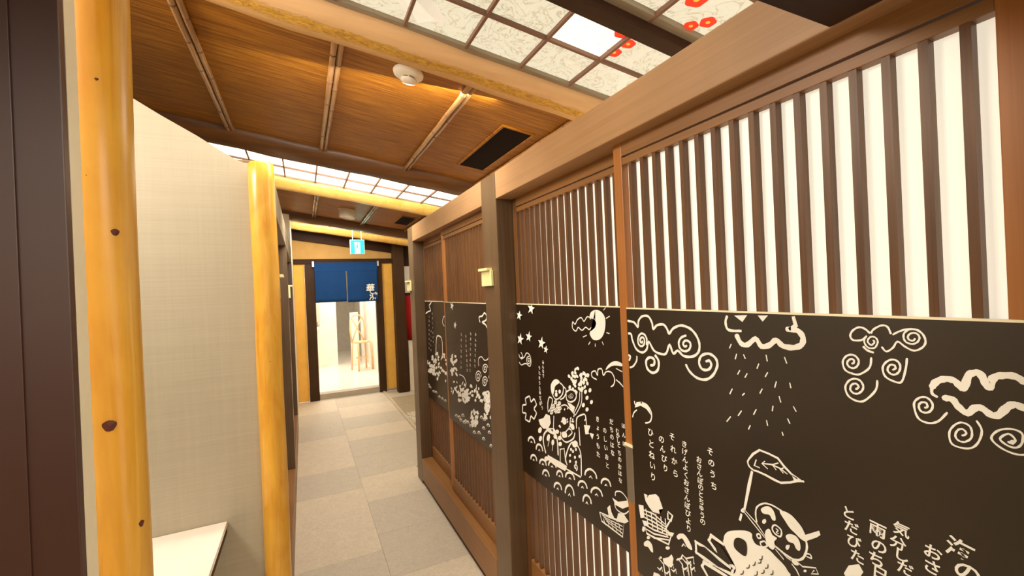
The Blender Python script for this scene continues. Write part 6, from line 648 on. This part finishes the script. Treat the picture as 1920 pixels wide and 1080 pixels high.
# side passage beyond the corner post
tag(obj('notice_sheet', box(1.44, 1.75, 6.943, 6.949, 1.50, 1.92), M['paint']), 'white notice sheet half hidden behind the far corner post', 'sheet')
def banner():
    bm = bmesh.new(); V = []
    for i in range(17):
        x = 1.41+.02*i; V.append([bm.verts.new((x, 6.72+.014*math.sin(i*1.4), z)) for z in (.78, 1.1, 1.46)])
    for a, b in zip(V, V[1:]):
        for j in range(2): bm.faces.new((a[j], b[j], b[j+1], a[j+1]))
    o = obj('red_hanging', bm, M['red'], smooth=True); o.modifiers.new('thick', 'SOLIDIFY').thickness = .004
    tag(o, 'dark red hanging cloth beside the thick black post', 'cloth')
banner()
tag(obj('paper_rack', box(1.43, 1.75, 6.74, 6.90, 0, .77), M['white'], None, .004), 'white box under the dark red cloth', 'box')
# ------------------------------------------------------------------ bright room past the curtain
rm = tag(obj('floor_inner', box(-1.6, 2.4, YF+.16, 12.2, .03, .08), M['roomfloor']), kind='structure')
tag(obj('wall_inner_back', box(-1.6, 2.4, 12.0, 12.1, .08, 2.6), M['roomgrey']), kind='structure')
tag(obj('wall_inner_left', box(-1.6, -1.5, YF+.1, 12.0, .08, 2.6), M['roomwhite']), kind='structure')
tag(obj('wall_inner_right', box(1.17, 1.22, YF+.1, 12.0, .08, 2.6), M['roomwhite']), kind='structure')
tag(obj('ceiling_inner', box(-1.6, 2.4, YF+.1, 12.1, 2.6, 2.65), M['roomwhite']), kind='structure')
tag(obj('wall_inner_stub', box(.33, .60, 9.6, 9.8, .08, 2.6), M['roomwhite']), kind='structure')
tag(obj('wall_inner_niche', box(.215, .29, 9.45, 9.5, .95, 1.85), M['roomgrey']), kind='structure')
tag(obj('wall_inner_screen', box(-1.0, .33, 9.5, 9.6, .08, 2.6), M['roomwhite']), kind='structure')
tag(obj('trim_2', box(1.10, 1.169, 9.9, 9.98, .08, 2.6), M['roomwhite']), kind='structure')
rd = empty('round_sign', (.10, 9.49, 1.34), 'round blue-grey emblem on the white wall seen through the doorway', 'sign')
obj('disc', lathe((.10, 9.495, 1.34), [(.16, 0), (.16, -.01), (.15, -.014)], 32, axis='y'), M['bluegrey'], rd); obj('disc_centre', lathe((.10, 9.48, 1.34), [(.09, 0), (.085, -.004)], 28, axis='y'), M['step'], rd)
tp = empty('wall_tap', (.30, 9.4, .9), 'small chrome tap and basin at the left inside the doorway', 'tap')
obj('basin', box(.02, .27, 9.15, 9.498, .84, .90), M['roomwhite'], tp, .01); obj('spout', tube([(.24, 9.45, .905), (.24, 9.45, .99), (.26, 9.40, 1.0), (.27, 9.33, .96)], .012, 10), M['metal'], tp, smooth=True)
def chair(cx, cy, rot, k=.78):
    t = empty('cross_back_chair', (cx, cy, .08), 'pale wooden cross-back chair standing in the white room', 'chair'); wm = M['lightwood']
    c, s = math.cos(rot), math.sin(rot); P = lambda x, y, z: (cx+k*(x*c-y*s), cy+k*(x*s+y*c), .08+z*1.15)
    obj('seat', lathe(P(0, 0, .45), [(.15, 0), (.16, .012), (.155, .025), (.05, .02)], 24), wm, t, smooth=True)
    for x, y in ((-.16, -.15), (.16, -.15), (-.17, .16), (.17, .16)): obj('leg', tube([P(x*1.1, y*1.1, 0), P(x, y, .45)], .016, 8), wm, t, smooth=True)
    obj('back_hoop', tube([P(-.17, .16, .45), P(-.19, .19, .65), P(-.17, .21, .82), P(-.09, .22, .89), P(0, .22, .905), P(.09, .22, .89), P(.17, .21, .82), P(.19, .19, .65), P(.17, .16, .45)], .014, 8), wm, t, smooth=True)
    obj('back_cross', tube([P(-.15, .17, .47), P(-.02, .21, .66), P(.13, .22, .86)], .011, 8), wm, t, smooth=True); obj('back_cross', tube([P(.15, .17, .47), P(.02, .205, .66), P(-.13, .22, .86)], .011, 8), wm, t, smooth=True)
    obj('rung_ring', tube([P(.14*math.cos(a), .14*math.sin(a), .2) for a in [6.28318*i/16 for i in range(17)]], .008, 6), wm, t)
chair(.975, 8.75, math.radians(20))
tag(obj('cloth_board', box(.84, 1.0, 9.40, 9.43, .08, 1.15), M['roomwhite'], None, .01), 'tall white board leaning behind the pale chair', 'board')
